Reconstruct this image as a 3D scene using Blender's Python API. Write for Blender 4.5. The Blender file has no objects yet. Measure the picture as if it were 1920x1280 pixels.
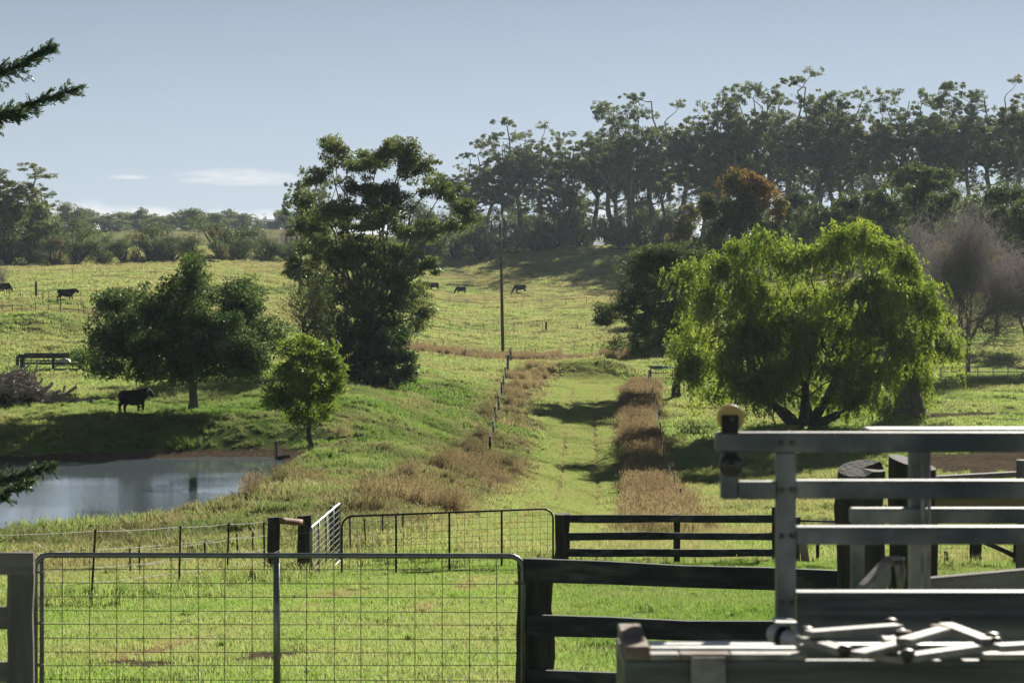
import bpy, bmesh, math, random
import numpy as np
from mathutils import Vector, Matrix, Euler

R = math.radians
scene = bpy.context.scene
COL = scene.collection

# ------------------------------------------------------------------ camera
F = 4000.0            # focal length in photo pixels (1920 wide)
EYE = 560.0           # photo row of the eye level
CAMZ = 10.0           # eye height above datum
cam_d = bpy.data.cameras.new('camera')
cam_d.sensor_width = 36.0
cam_d.lens = F * 36.0 / 1920.0
cam_d.shift_y = -(640.0 - EYE) / 1920.0
cam_d.clip_start = 0.1
cam_d.clip_end = 20000
cam_d.dof.use_dof = True
cam_d.dof.focus_distance = 75.0
cam_d.dof.aperture_fstop = 10.5
cam = bpy.data.objects.new('camera', cam_d)
COL.objects.link(cam)
cam.location = (0, 0, CAMZ)
cam.rotation_euler = (R(90), 0, 0)
scene.camera = cam

# ------------------------------------------------------------------ sky and sun
SUN_AZ, SUN_EL = 20.0, 25.0      # degrees right of the view axis, above the horizon
world = bpy.data.worlds.new('World')
scene.world = world
world.use_nodes = True
wn, wl = world.node_tree.nodes, world.node_tree.links
for n in list(wn): wn.remove(n)
w_out = wn.new('ShaderNodeOutputWorld')
w_bg = wn.new('ShaderNodeBackground')
w_bg.inputs['Strength'].default_value = 0.05
sky = wn.new('ShaderNodeTexSky')
sky.sky_type = 'NISHITA'
sky.sun_disc = False
sky.sun_elevation = R(SUN_EL)
sky.sun_rotation = R(SUN_AZ)
sky.altitude = 600
sky.air_density = 0.34
sky.dust_density = 0.02
sky.ozone_density = 1.0
# thin bank of cloud round the whole horizon, and a few flat streaks above it
tc = wn.new('ShaderNodeTexCoord')
sep = wn.new('ShaderNodeSeparateXYZ'); wl.new(tc.outputs['Generated'], sep.inputs[0])
def wmath(op, a, b=None, c=None, clamp=False):
    n = wn.new('ShaderNodeMath'); n.operation = op; n.use_clamp = clamp
    for i, v in enumerate((a, b, c)):
        if v is None: continue
        if isinstance(v, (int, float)): n.inputs[i].default_value = v
        else: wl.new(v, n.inputs[i])
    return n.outputs[0]
az = wmath('ARCTAN2', sep.outputs['X'], sep.outputs['Y'])
el = wmath('ARCSINE', sep.outputs['Z'])
cmb = wn.new('ShaderNodeCombineXYZ'); wl.new(az, cmb.inputs[0]); wl.new(el, cmb.inputs[1])
def wnoise(sx, sy, scale, off, detail=6):
    mp = wn.new('ShaderNodeMapping'); mp.inputs['Scale'].default_value = (sx, sy, 1); mp.inputs['Location'].default_value = (off, off * .7, 0)
    wl.new(cmb.outputs[0], mp.inputs[0])
    n = wn.new('ShaderNodeTexNoise'); n.inputs['Scale'].default_value = scale; n.inputs['Detail'].default_value = detail
    wl.new(mp.outputs[0], n.inputs['Vector']); return n.outputs['Fac']
n1 = wnoise(1.0, 2.0, 26, 3.1)
top = wmath('MULTIPLY_ADD', n1, 0.022, 0.031)                    # ragged upper edge of the bank (radians)
bank = wmath('MULTIPLY', wmath('SUBTRACT', top, el), 260, clamp=True)
def streak(a0, e0, ra, re, off):
    da = wmath('DIVIDE', wmath('SUBTRACT', az, a0), ra); de = wmath('DIVIDE', wmath('SUBTRACT', el, e0), re)
    r2 = wmath('ADD', wmath('MULTIPLY', da, da), wmath('MULTIPLY', de, de))
    nz = wnoise(1, 7, 34, off, 9)
    v = wmath('SUBTRACT', wmath('MULTIPLY_ADD', nz, 3.0, -0.55), r2)
    return wmath('MULTIPLY', v, 0.9, clamp=True)
st = None
for (a0, e0, ra, re, off) in ((-0.126, 0.0565, 0.034, 0.0042, 1.0), (-0.178, 0.0560, 0.010, 0.0012, 2.0), (0.9, 0.07, 0.05, 0.005, 3.), (-1.1, 0.06, 0.06, 0.005, 4.), (2.4, 0.065, 0.05, 0.004, 5.), (-2.2, 0.06, 0.07, 0.006, 6.)):
    s_ = streak(a0, e0, ra, re, off)
    st = s_ if st is None else wmath('MAXIMUM', st, s_)
cl = wmath('MAXIMUM', wmath('MULTIPLY', bank, 0.85), wmath('MULTIPLY', st, 0.75))
# clear sky: slightly greyed Nishita
hsv = wn.new('ShaderNodeHueSaturation'); hsv.inputs['Saturation'].default_value = 0.56; hsv.inputs['Hue'].default_value = 0.488
wl.new(sky.outputs[0], hsv.inputs['Color'])
veil = wn.new('ShaderNodeMixRGB')                                  # thin grey morning veil low in the sky, all round
wl.new(wmath('MULTIPLY', wmath('MULTIPLY', wmath('SUBTRACT', 0.16, el), 7.5, clamp=True), 0.74), veil.inputs[0])
wl.new(hsv.outputs[0], veil.inputs[1]); veil.inputs[2].default_value = (6.1, 6.75, 7.4, 1)
mix = wn.new('ShaderNodeMixRGB'); wl.new(cl, mix.inputs[0]); wl.new(veil.outputs[0], mix.inputs[1]); mix.inputs[2].default_value = (10.2, 10.2, 10.3, 1)
wl.new(mix.outputs[0], w_bg.inputs['Color'])
wl.new(w_bg.outputs[0], w_out.inputs['Surface'])

sun_d = bpy.data.lights.new('sun', 'SUN')
sun_d.energy = 5.0
sun_d.angle = R(0.6)
sun_d.color = (1.0, 0.95, 0.83)
sun = bpy.data.objects.new('sun', sun_d)
COL.objects.link(sun)
sv = Vector((math.sin(R(SUN_AZ)) * math.cos(R(SUN_EL)), math.cos(R(SUN_AZ)) * math.cos(R(SUN_EL)), math.sin(R(SUN_EL))))
sun.rotation_euler = (-sv).to_track_quat('-Z', 'Y').to_euler()
sun.location = sv * 100

scene.view_settings.view_transform = 'Standard'
scene.view_settings.look = 'None'
scene.view_settings.gamma = 1.0
scene.view_settings.exposure = 0.82
scene.view_settings.use_curve_mapping = False
scene.render.engine = 'CYCLES'
cy = scene.cycles
cy.max_bounces = 7; cy.diffuse_bounces = 4; cy.glossy_bounces = 3; cy.transmission_bounces = 5
cy.transparent_max_bounces = 8; cy.volume_bounces = 0
cy.use_denoising = True
cy.use_adaptive_sampling = False
cy.sample_clamp_indirect = 4.0
HAZE = 0.00009
# ------------------------------------------------------------------ terrain function
def P(px, py, d):
    """photo pixel + distance from the camera -> world point"""
    return np.array(((px - 960.0) * d / F, d, CAMZ - (py - EYE) * d / F))

def _hash(ix, iy, seed):
    h = (ix.astype(np.int64) * 374761393 + iy.astype(np.int64) * 668265263 + seed * 1442695041) & 0x7fffffff
    h = ((h ^ (h >> 13)) * 1274126177) & 0x7fffffff
    h = h ^ (h >> 16)
    return (h & 0xffff) / 65535.0
def vnoise(x, y, seed=0):
    x = np.asarray(x, float); y = np.asarray(y, float)
    ix = np.floor(x); iy = np.floor(y); fx = x - ix; fy = y - iy
    fx = fx * fx * (3 - 2 * fx); fy = fy * fy * (3 - 2 * fy)
    a = _hash(ix, iy, seed); b = _hash(ix + 1, iy, seed); c = _hash(ix, iy + 1, seed); d = _hash(ix + 1, iy + 1, seed)
    return (a * (1 - fx) + b * fx) * (1 - fy) + (c * (1 - fx) + d * fx) * fy
def fbm(x, y, seed=0, oct=4):
    s = 0; a = .5; t = 0
    for i in range(oct):
        s = s + a * vnoise(x, y, seed + i * 17); t += a; a *= .5; x = x * 2.03 + 11.3; y = y * 2.03 + 7.7
    return s / t
def sstep(a, b, x):
    t = np.clip((x - a) / (b - a), 0, 1); return t * t * (3 - 2 * t)

CTRL = [  # photo x, photo y, distance
    # near paddock
    (-300, 1345, 16), (65, 1340, 16), (960, 1340, 16), (1500, 1345, 16), (2300, 1350, 16),
    (960, 1205, 23), (200, 1215, 23), (1700, 1205, 23),
    (0, 1140, 33), (300, 1115, 36), (600, 1090, 38), (840, 1077, 40), (1250, 1062, 42), (1700, 1075, 40), (2300, 1080, 40),
    # rough bank this side of the pond
    (-400, 1048, 48), (0, 1048, 48), (300, 1044, 48), (520, 1022, 50),
    (-400, 1014, 57), (0, 1011, 58), (200, 1009, 58), (430, 982, 60),
    # embankment crest
    (500, 915, 74), (550, 868, 87), (600, 842, 93), (650, 790, 108), (680, 750, 120),
    # slope right of the crest, down to the lane
    (600, 985, 56), (700, 930, 68), (800, 960, 66), (850, 900, 86), (760, 850, 96), (760, 780, 120), (860, 800, 126), (800, 730, 150), (900, 740, 158), (760, 705, 162), (900, 690, 192),
    # lane
    (1000, 1030, 52), (1080, 995, 70), (1080, 950, 100), (1090, 890, 118), (1090, 850, 129), (1090, 800, 142), (1095, 770, 154), (1100, 722, 182), (950, 678, 220), (1150, 684, 216),
    (950, 850, 122), (940, 900, 104), (900, 1000, 58),
    # right paddock
    (1300, 1000, 66), (1300, 940, 102), (1240, 850, 129), (1500, 800, 142), (1300, 780, 150), (1850, 870, 118), (1700, 950, 95), (1700, 785, 146), (1850, 760, 156), (1850, 715, 184), (2300, 730, 180), (2300, 950, 95), (1600, 715, 186),
    (1280, 680, 210), (1500, 660, 240), (1900, 660, 240),
    # beyond the pond
    (363, 770, 111), (230, 772, 109), (0, 790, 106), (-400, 790, 106), (60, 755, 119), (480, 760, 114), (100, 695, 170), (-300, 700, 165), (300, 690, 172), (560, 700, 162),
    (0, 640, 195), (200, 630, 202), (0, 600, 214), (180, 610, 216), (300, 600, 225), (120, 563, 238), (0, 560, 245), (-500, 580, 230), (450, 570, 250), (10, 548, 262), (650, 600, 250), (650, 660, 205),
    (0, 523, 310), (300, 512, 330), (-500, 520, 310), (0, 502, 385), (250, 497, 390), (500, 491, 400), (-600, 500, 385), (640, 505, 380),
    # hill in the middle
    (860, 668, 228), (1060, 668, 228), (860, 618, 278), (1060, 622, 276), (860, 572, 342), (1060, 570, 342), (862, 554, 388), (972, 548, 388), (1140, 545, 390), (840, 520, 425), (1060, 505, 438), (800, 488, 450), (950, 481, 465), (1060, 474, 470), (1150, 468, 470), (1250, 462, 468),
    (1250, 560, 350), (1300, 620, 270), (1500, 450, 440), (1500, 560, 330), (1700, 430, 420), (1900, 420, 405), (1800, 560, 310), (2300, 410, 400), (2300, 560, 300),
    # behind the ridge, far hills
    (960, 505, 700), (1500, 480, 700), (2200, 470, 700), (0, 462, 620), (500, 450, 640), (-600, 460, 620), (0, 432, 900), (250, 432, 900), (500, 427, 900), (-600, 430, 900), (700, 440, 950),
    (-800, 450, 1600), (200, 452, 1600), (1000, 490, 1600), (2200, 480, 1600), (-800, 470, 3000), (1000, 490, 3000), (2400, 490, 3000),
]
CP = np.array([P(*c) for c in CTRL] + [(-8, 2, 6.9), (8, 2, 6.9), (0, 8, 6.95), (-5, 8, 6.95), (6, 8, 6.95), (0, -30, 6.8), (-40, -10, 6.8), (40, -10, 6.8)])
def _uv(x, y):
    yy = np.maximum(np.sqrt(np.maximum(y, 0) ** 2 + 36.0), 6.0)
    return np.stack([x / (yy + 6) * 5.5, np.log(yy) * 2.6], -1)
def _phi(r2):
    return np.where(r2 > 1e-12, 0.5 * r2 * np.log(r2 + 1e-12), 0)
_U = _uv(CP[:, 0], CP[:, 1]); _n = len(CP)
_K = _phi(((_U[:, None] - _U[None]) ** 2).sum(-1)) + np.eye(_n) * 0.012
_Pm = np.concatenate([np.ones((_n, 1)), _U], 1)
_A = np.block([[_K, _Pm], [_Pm.T, np.zeros((3, 3))]])
_W = np.linalg.solve(_A, np.concatenate([CP[:, 2], np.zeros(3)]))
def rbf(x, y):
    x = np.asarray(x, float); y = np.asarray(y, float); sh = x.shape
    u = _uv(x.ravel(), y.ravel()); out = np.empty(len(u))
    for i in range(0, len(u), 20000):
        q = u[i:i + 20000]
        out[i:i + 20000] = _phi(((q[:, None] - _U[None]) ** 2).sum(-1)) @ _W[:_n] + _W[_n] + q @ _W[_n + 1:]
    return out.reshape(sh)

ZW = CAMZ - (823 - EYE) * 111 / F        # water level
def on_water(px, py):
    d = (CAMZ - ZW) * F / (py - EYE); return ((px - 960) * d / F, d)
POND = np.array([on_water(*q) for q in [(-500, 880), (-100, 869), (60, 866), (140, 864), (250, 860), (400, 857), (500, 856), (535, 864), (522, 880), (482, 912), (430, 955), (390, 985), (250, 1010), (100, 1018), (-100, 1020), (-500, 1026)]])
def pond_sd(x, y):
    """signed distance to the shoreline, negative in the water"""
    x = np.asarray(x, float); y = np.asarray(y, float)
    best = np.full(x.shape, 1e9); ins = np.zeros(x.shape, bool)
    for i in range(len(POND)):
        ax, ay = POND[i]; bx, by = POND[(i + 1) % len(POND)]
        ex, ey = bx - ax, by - ay
        t = np.clip(((x - ax) * ex + (y - ay) * ey) / (ex * ex + ey * ey), 0, 1)
        best = np.minimum(best, np.hypot(x - ax - t * ex, y - ay - t * ey))
        c = ((ay > y) != (by > y)) & (x < (bx - ax) * (y - ay) / (by - ay + 1e-12) + ax)
        ins ^= c
    return np.where(ins, -best, best)
# lane centre line and half width (world), from its photo edges
_lane = [(925, 1062, 45), (1010, 1010, 63), (1060, 975, 84), (1080, 950, 100), (1088, 890, 118), (1087, 850, 129), (1087, 800, 142), (1092, 770, 154), (1095, 740, 170), (1110, 722, 182), (1110, 705, 196)]
LANE = np.array([P(*q)[:2] for q in _lane])
def lane_off(x, y):
    """signed sideways distance from the lane centre, and distance along; nan-free"""
    cx = np.interp(y, LANE[:, 1], LANE[:, 0]); return x - cx
def lane_w(y): return np.interp(y, [45, 70, 100, 130, 160, 182, 196], [1.9, 2.0, 2.05, 2.2, 2.6, 3.0, 2.0])
def in_lane_y(y): return sstep(44, 52, y) * (1 - sstep(186, 192, y))

def ground_z(x, y):
    x = np.asarray(x, float); y = np.asarray(y, float)
    z = rbf(x, y)
    sd = pond_sd(x, y)
    w = sstep(0.1, 1.7 + 3.8 * sstep(90, 97, y), sd)
    shore = ZW + 0.03 * np.clip(sd, 0, 8) + 0.01
    z = np.where(sd < 0, ZW - np.minimum(1.2, 0.22 * -sd) - 0.02, shore * (1 - w) + z * w)
    # tussocks and hummocks
    lo = lane_off(x, y); lw = lane_w(y); il = in_lane_y(y)
    rough = sstep(0.2, 3.0, sd) * sstep(30, 45, y)
    near_lane = np.maximum(1 - sstep(0.0, 0.8, np.abs(lo) - lw), .85 * (lo > 0) * (1 - sstep(3.5, 5.0, lo - lw))) * il
    amp = rough * (1 - near_lane)
    hum = fbm(x * 0.45, y * 0.45, 5) - 0.5
    fine = fbm(x * 1.7, y * 1.7, 9, 3) - 0.5
    z = z + amp * (0.55 * hum + 0.22 * fine) * np.where(y > 200, 1.0, 0.8) + (1 - amp) * 0.05 * fine
    # wheel ruts
    rut = np.exp(-((np.abs(lo + 0.05) - 0.98) / 0.22) ** 2) * il * (1 - sstep(170, 178, y))
    z = z - 0.055 * rut * (0.6 + 0.6 * vnoise(x * 0.8, y * 0.5, 3))
    # earth banks and mounds seen in the photo
    for (px, py, d, r, h) in ((1060, 708, 190, 3.2, 0.8), (1130, 702, 193, 4.5, 1.4), (860, 745, 152, 3.0, 0.6), (40, 600, 208, 6, 0.9), (150, 612, 211, 6, 0.8)):
        c = P(px, py, d)
        z = z + h * np.exp(-(((x - c[0]) / r) ** 2 + ((y - c[1]) / (r * .9)) ** 2))
    return z
def gz(x, y): return float(ground_z(np.array([x]), np.array([y]))[0])
def on_ground(px, d):
    """world point on the ground in photo column px at distance d"""
    x = (px - 960) * d / F; return np.array((x, d, gz(x, d)))
# --- end terrain
# ------------------------------------------------------------------ helpers
def link(o): COL.objects.link(o); return o
def tag(o, label=None, cat=None, group=None, kind=None):
    if label: o['label'] = label
    if cat: o['category'] = cat
    if group: o['group'] = group
    if kind: o['kind'] = kind
    return o
def thing(name, loc, label, cat, group=None, rz=0.0):
    o = bpy.data.objects.new(name, None); o.empty_display_size = 0.3; link(o)
    o.location = tuple(float(v) for v in loc); o.rotation_euler = (0, 0, rz)
    return tag(o, label, cat, group)
def mesh_from(name, verts, faces, mat=None, smooth=False, attrs=None):
    """verts (n,3), faces (m,k) array or list of arrays of different widths"""
    me = bpy.data.meshes.new(name)
    verts = np.asarray(verts, np.float32)
    if isinstance(faces, np.ndarray): faces = [faces]
    faces = [np.asarray(f, np.int32) for f in faces if len(f)]
    me.vertices.add(len(verts)); me.vertices.foreach_set('co', verts.ravel())
    nl = sum(f.size for f in faces); nf = sum(len(f) for f in faces)
    me.loops.add(nl); me.polygons.add(nf)
    me.loops.foreach_set('vertex_index', np.concatenate([f.ravel() for f in faces]))
    starts = []; o = 0
    for f in faces:
        k = f.shape[1]; starts.append(o + np.arange(len(f)) * k); o += f.size
    me.polygons.foreach_set('loop_start', np.concatenate(starts).astype(np.int32))
    me.polygons.foreach_set('use_smooth', np.full(nf, bool(smooth)))
    me.update(calc_edges=True)
    for k, v in (attrs or {}).items():
        v = np.asarray(v, np.float32)
        if v.ndim == 1:
            a = me.attributes.new(k, 'FLOAT', 'POINT'); a.data.foreach_set('value', v)
        else:
            a = me.attributes.new(k, 'FLOAT_VECTOR', 'POINT'); a.data.foreach_set('vector', v.ravel())
    if mat: me.materials.append(mat)
    return me
def child(name, me, parent, loc=(0, 0, 0), rot=(0, 0, 0), scale=(1, 1, 1)):
    o = bpy.data.objects.new(name, me); link(o); o.parent = parent
    o.location = tuple(float(v) for v in loc); o.rotation_euler = tuple(float(v) for v in rot); o.scale = scale
    return o
def single(name, me, loc=(0, 0, 0), rot=(0, 0, 0)):
    o = bpy.data.objects.new(name, me); link(o); o.location = tuple(float(v) for v in loc); o.rotation_euler = rot
    return o

class MB:
    """collects boxes, bars and tubes into one mesh"""
    def __init__(s): s.v = []; s.q = []; s.t = []; s.n = 0
    def add(s, v, q=None, t=None):
        v = np.asarray(v, float)
        if q is not None and len(q): s.q.append(np.asarray(q) + s.n)
        if t is not None and len(t): s.t.append(np.asarray(t) + s.n)
        s.v.append(v); s.n += len(v)
    def box(s, c, size, M=None, bev=0.0):
        hx, hy, hz = (np.array(size) / 2.0)
        if bev <= 0:
            v = np.array([(x, y, z) for x in (-hx, hx) for y in (-hy, hy) for z in (-hz, hz)])
            q = [(0, 1, 3, 2), (4, 6, 7, 5), (0, 4, 5, 1), (2, 3, 7, 6), (0, 2, 6, 4), (1, 5, 7, 3)]
            t = None
        else:   # chamfered box: 24 verts
            b = min(bev, hx * .9, hy * .9, hz * .9); v = []; idx = {}
            for sx in (-1, 1):
                for sy in (-1, 1):
                    for sz in (-1, 1):
                        idx[(sx, sy, sz, 0)] = len(v); v.append((sx * hx, sy * (hy - b), sz * (hz - b)))
                        idx[(sx, sy, sz, 1)] = len(v); v.append((sx * (hx - b), sy * hy, sz * (hz - b)))
                        idx[(sx, sy, sz, 2)] = len(v); v.append((sx * (hx - b), sy * (hy - b), sz * hz))
            q = []; t = []; I = idx
            for g in (-1, 1):
                f = [I[(g, -1, -1, 0)], I[(g, 1, -1, 0)], I[(g, 1, 1, 0)], I[(g, -1, 1, 0)]]; q.append(f if g > 0 else f[::-1])
                f = [I[(-1, g, -1, 1)], I[(-1, g, 1, 1)], I[(1, g, 1, 1)], I[(1, g, -1, 1)]]; q.append(f if g > 0 else f[::-1])
                f = [I[(-1, -1, g, 2)], I[(1, -1, g, 2)], I[(1, 1, g, 2)], I[(-1, 1, g, 2)]]; q.append(f if g > 0 else f[::-1])
            for a in (-1, 1):
                for c_ in (-1, 1):
                    f = [I[(a, c_, -1, 0)], I[(a, c_, -1, 1)], I[(a, c_, 1, 1)], I[(a, c_, 1, 0)]]; q.append(f if a * c_ < 0 else f[::-1])
                    f = [I[(a, -1, c_, 0)], I[(a, -1, c_, 2)], I[(a, 1, c_, 2)], I[(a, 1, c_, 0)]]; q.append(f if a * c_ > 0 else f[::-1])
                    f = [I[(-1, a, c_, 1)], I[(-1, a, c_, 2)], I[(1, a, c_, 2)], I[(1, a, c_, 1)]]; q.append(f if a * c_ < 0 else f[::-1])
            for a in (-1, 1):
                for b_ in (-1, 1):
                    for c_ in (-1, 1):
                        f = [I[(a, b_, c_, 0)], I[(a, b_, c_, 1)], I[(a, b_, c_, 2)]]; t.append(f if a * b_ * c_ > 0 else f[::-1])
            v = np.array(v)
        if M is not None: v = v @ np.asarray(M, float).T
        s.add(v + np.asarray(c, float), q, t)
    def bar(s, a, b, w, h, up=(0, 0, 1), bev=0.0):
        """box beam from a to b, w across, h along up"""
        a = np.asarray(a, float); b = np.asarray(b, float); x = b - a; L = np.linalg.norm(x); x = x / L
        y = np.cross(up, x); y /= np.linalg.norm(y); z = np.cross(x, y)
        s.box((a + b) / 2, (L, w, h), np.stack([x, y, z], 1), bev)
    def tube(s, pts, rad, n=8, cap=True):
        pts = np.asarray(pts, float); k = len(pts); rad = np.broadcast_to(np.asarray(rad, float), (k,))
        t = np.gradient(pts, axis=0); t /= np.linalg.norm(t, axis=1, keepdims=True) + 1e-12
        ref = np.array((0, 0, 1.)) if abs(t[0][2]) < 0.9 else np.array((1., 0, 0))
        u = np.cross(np.broadcast_to(ref, t.shape), t); ln = np.linalg.norm(u, axis=1, keepdims=True)
        u = np.where(ln > 1e-3, u / (ln + 1e-9), np.array((0, 1., 0))); 
        for i in range(1, k):
            if np.dot(u[i], u[i - 1]) < 0: u[i] = -u[i]
        w = np.cross(t, u)
        a = np.arange(n) * 2 * np.pi / n
        ring = pts[:, None] + rad[:, None, None] * (np.cos(a)[None, :, None] * u[:, None] + np.sin(a)[None, :, None] * w[:, None])
        v = ring.reshape(-1, 3); j = np.arange(n); jn = (j + 1) % n
        q = np.concatenate([np.stack([i * n + j, i * n + jn, (i + 1) * n + jn, (i + 1) * n + j], 1) for i in range(k - 1)])
        tr = None
        if cap:
            v = np.concatenate([v, pts[:1], pts[-1:]]); c0 = k * n; c1 = c0 + 1
            tr = np.concatenate([np.stack([jn, j, np.full(n, c0)], 1), np.stack([(k - 1) * n + j, (k - 1) * n + jn, np.full(n, c1)], 1)])
        s.add(v, q, tr)
    def mesh(s, name, mat, smooth=False, org=(0, 0, 0), attrs=None):
        v = np.concatenate(s.v) - np.asarray(org, float)
        f = []
        if s.q: f.append(np.concatenate(s.q))
        if s.t: f.append(np.concatenate(s.t))
        return mesh_from(name, v, f, mat, smooth, attrs)
    def build(s, name, mat, parent=None, smooth=False, org=None):
        if parent is not None and org is None: org = np.array(parent.location)
        me = s.mesh(name, mat, smooth, (0, 0, 0) if org is None else org)
        return child(name, me, parent) if parent is not None else single(name, me)

# ------------------------------------------------------------------ materials
def new_mat(name):
    m = bpy.data.materials.new(name); m.use_nodes = True
    nt = m.node_tree; nt.nodes.clear(); return m, nt.nodes, nt.links
def N(nodes, typ, **kw):
    n = nodes.new(typ)
    for k, v in kw.items():
        if k in n.inputs.keys(): n.inputs[k].default_value = v
        else: setattr(n, k, v)
    return n
def c4(c): return (c[0], c[1], c[2], 1.0)
def noise_fac(nodes, links, scale, detail=5, coord='Object', stretch=(1, 1, 1), rough=0.55):
    tc = nodes.new('ShaderNodeTexCoord'); mp = nodes.new('ShaderNodeMapping'); mp.inputs['Scale'].default_value = stretch
    if coord == 'World':
        g = nodes.new('ShaderNodeNewGeometry'); links.new(g.outputs['Position'], mp.inputs[0])
    else: links.new(tc.outputs[coord], mp.inputs[0])
    n = nodes.new('ShaderNodeTexNoise'); n.inputs['Scale'].default_value = scale; n.inputs['Detail'].default_value = detail; n.inputs['Roughness'].default_value = rough
    links.new(mp.outputs[0], n.inputs['Vector']); return n.outputs['Fac']
def ramp(nodes, links, fac, stops):
    r = nodes.new('ShaderNodeValToRGB'); e = r.color_ramp.elements
    while len(e) < len(stops): e.new(0.5)
    for i, (p, c) in enumerate(stops): e[i].position = p; e[i].color = c4(c)
    links.new(fac, r.inputs[0]); return r.outputs[0]
def rough_mat(name, stops, scale=6, rough=0.8, metal=0.0, stretch=(1, 1, 1), bump=0.3, bscale=None, spec=0.4, coord='Object'):
    m, nd, lk = new_mat(name)
    f = noise_fac(nd, lk, scale, 6, coord, stretch)
    col = ramp(nd, lk, f, stops)
    p = N(nd, 'ShaderNodeBsdfPrincipled'); p.inputs['Roughness'].default_value = rough; p.inputs['Metallic'].default_value = metal; p.inputs['Specular IOR Level'].default_value = spec
    lk.new(col, p.inputs['Base Color'])
    f2 = noise_fac(nd, lk, bscale or scale * 4, 6, coord, stretch)
    b = N(nd, 'ShaderNodeBump'); b.inputs['Strength'].default_value = bump; b.inputs['Distance'].default_value = 0.02
    lk.new(f2, b.inputs['Height']); lk.new(b.outputs[0], p.inputs['Normal'])
    o = N(nd, 'ShaderNodeOutputMaterial'); lk.new(p.outputs[0], o.inputs[0]); return m
def leaf_mat(name, a, b, ta, tb, trans=0.45, gloss=0.06, rough=0.45, c=None, tc_=None):
    """a..b reflected colours, ta..tb transmitted colours picked by the leaf's own tint; c: colour of new growth (attribute fresh)"""
    m, nd, lk = new_mat(name)
    at = N(nd, 'ShaderNodeAttribute'); at.attribute_name = 'tint'
    col = ramp(nd, lk, at.outputs['Fac'], [(0.0, a), (1.0, b)])
    tcol = ramp(nd, lk, at.outputs['Fac'], [(0.0, ta), (1.0, tb)])
    if c is not None:
        fr = N(nd, 'ShaderNodeAttribute'); fr.attribute_name = 'fresh'
        for which, cc in ((0, c), (1, tc_)):
            mx = N(nd, 'ShaderNodeMixRGB'); lk.new(fr.outputs['Fac'], mx.inputs[0]); lk.new((col, tcol)[which], mx.inputs[1]); mx.inputs[2].default_value = c4(cc)
            if which == 0: col = mx.outputs[0]
            else: tcol = mx.outputs[0]
    d = N(nd, 'ShaderNodeBsdfDiffuse'); t = N(nd, 'ShaderNodeBsdfTranslucent'); g = N(nd, 'ShaderNodeBsdfGlossy'); g.inputs['Roughness'].default_value = rough
    g.inputs['Color'].default_value = (0.8, 0.85, 0.8, 1)
    lk.new(col, d.inputs[0]); lk.new(tcol, t.inputs[0])
    m1 = N(nd, 'ShaderNodeMixShader'); m1.inputs[0].default_value = trans; lk.new(d.outputs[0], m1.inputs[1]); lk.new(t.outputs[0], m1.inputs[2])
    m2 = N(nd, 'ShaderNodeMixShader'); m2.inputs[0].default_value = gloss; lk.new(m1.outputs[0], m2.inputs[1]); lk.new(g.outputs[0], m2.inputs[2])
    o = N(nd, 'ShaderNodeOutputMaterial'); lk.new(m2.outputs[0], o.inputs[0]); return m

MAT = {}
MAT['bark_dark'] = rough_mat('bark_dark', [(0.3, (.035, .028, .022)), (0.7, (.09, .075, .06))], 8, 0.9, stretch=(1, 1, .3), bump=.6)
MAT['bark_pale'] = rough_mat('bark_pale', [(0.3, (.14, .12, .10)), (0.7, (.34, .31, .27))], 2.5, 0.85, stretch=(1, 1, .25), bump=.4)
MAT['bark_grey'] = rough_mat('bark_grey', [(0.3, (.08, .07, .06)), (0.7, (.19, .17, .15))], 5, 0.9, stretch=(1, 1, .3), bump=.5)
MAT['timber_dark'] = rough_mat('timber_dark', [(0.32, (.018, .023, .023)), (0.52, (.045, .052, .05)), (0.66, (.10, .105, .095)), (0.8, (.17, .165, .145))], 9, 0.85, stretch=(.12, 1, 1), bump=.5, bscale=30)
MAT['timber_post'] = rough_mat('timber_post', [(0.3, (.02, .018, .015)), (0.6, (.06, .055, .045)), (0.85, (.16, .14, .115))], 10, 0.88, stretch=(1, 1, .12), bump=.6, bscale=36)
MAT['timber_grey'] = rough_mat('timber_grey', [(0.25, (.10, .09, .078)), (0.6, (.20, .185, .165)), (0.85, (.30, .27, .235))], 9, 0.9, stretch=(1, 1, .12), bump=.6, bscale=34)
MAT['timber_sleeper'] = rough_mat('timber_sleeper', [(0.25, (.12, .10, .085)), (0.6, (.24, .215, .19)), (0.85, (.38, .34, .30))], 12, 0.9, stretch=(.12, 1, 1), bump=.7, bscale=40)
MAT['log_brown'] = rough_mat('log_brown', [(0.3, (.16, .075, .04)), (0.7, (.36, .19, .11))], 8, 0.8, stretch=(.2, 1, 1), bump=.4)
MAT['log_pink'] = rough_mat('log_pink', [(0.3, (.26, .19, .15)), (0.7, (.48, .38, .32))], 8, 0.8, stretch=(1, 1, .2), bump=.4)
MAT['ochre_board'] = rough_mat('ochre_board', [(0.3, (.16, .115, .05)), (0.7, (.24, .18, .085))], 6, 0.7, stretch=(.2, 1, 1), bump=.2)
MAT['galv'] = rough_mat('galv', [(0.3, (.30, .31, .31)), (0.7, (.46, .46, .45))], 14, 0.42, 0.85, bump=.05, spec=.5)
MAT['galv_dull'] = rough_mat('galv_dull', [(0.38, (.060, .074, .074)), (0.47, (.11, .124, .122)), (0.53, (.19, .195, .188)), (0.60, (.30, .295, .28))], 2.4, 0.6, 0.12, bump=.12, bscale=30, spec=.25)
MAT['galv_sheet'] = rough_mat('galv_sheet', [(0.36, (.055, .062, .062)), (0.5, (.14, .148, .145)), (0.62, (.26, .26, .25))], 5, 0.6, 0.12, stretch=(.22, 1, 2.6), bump=.15, bscale=24, spec=.25)
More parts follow.
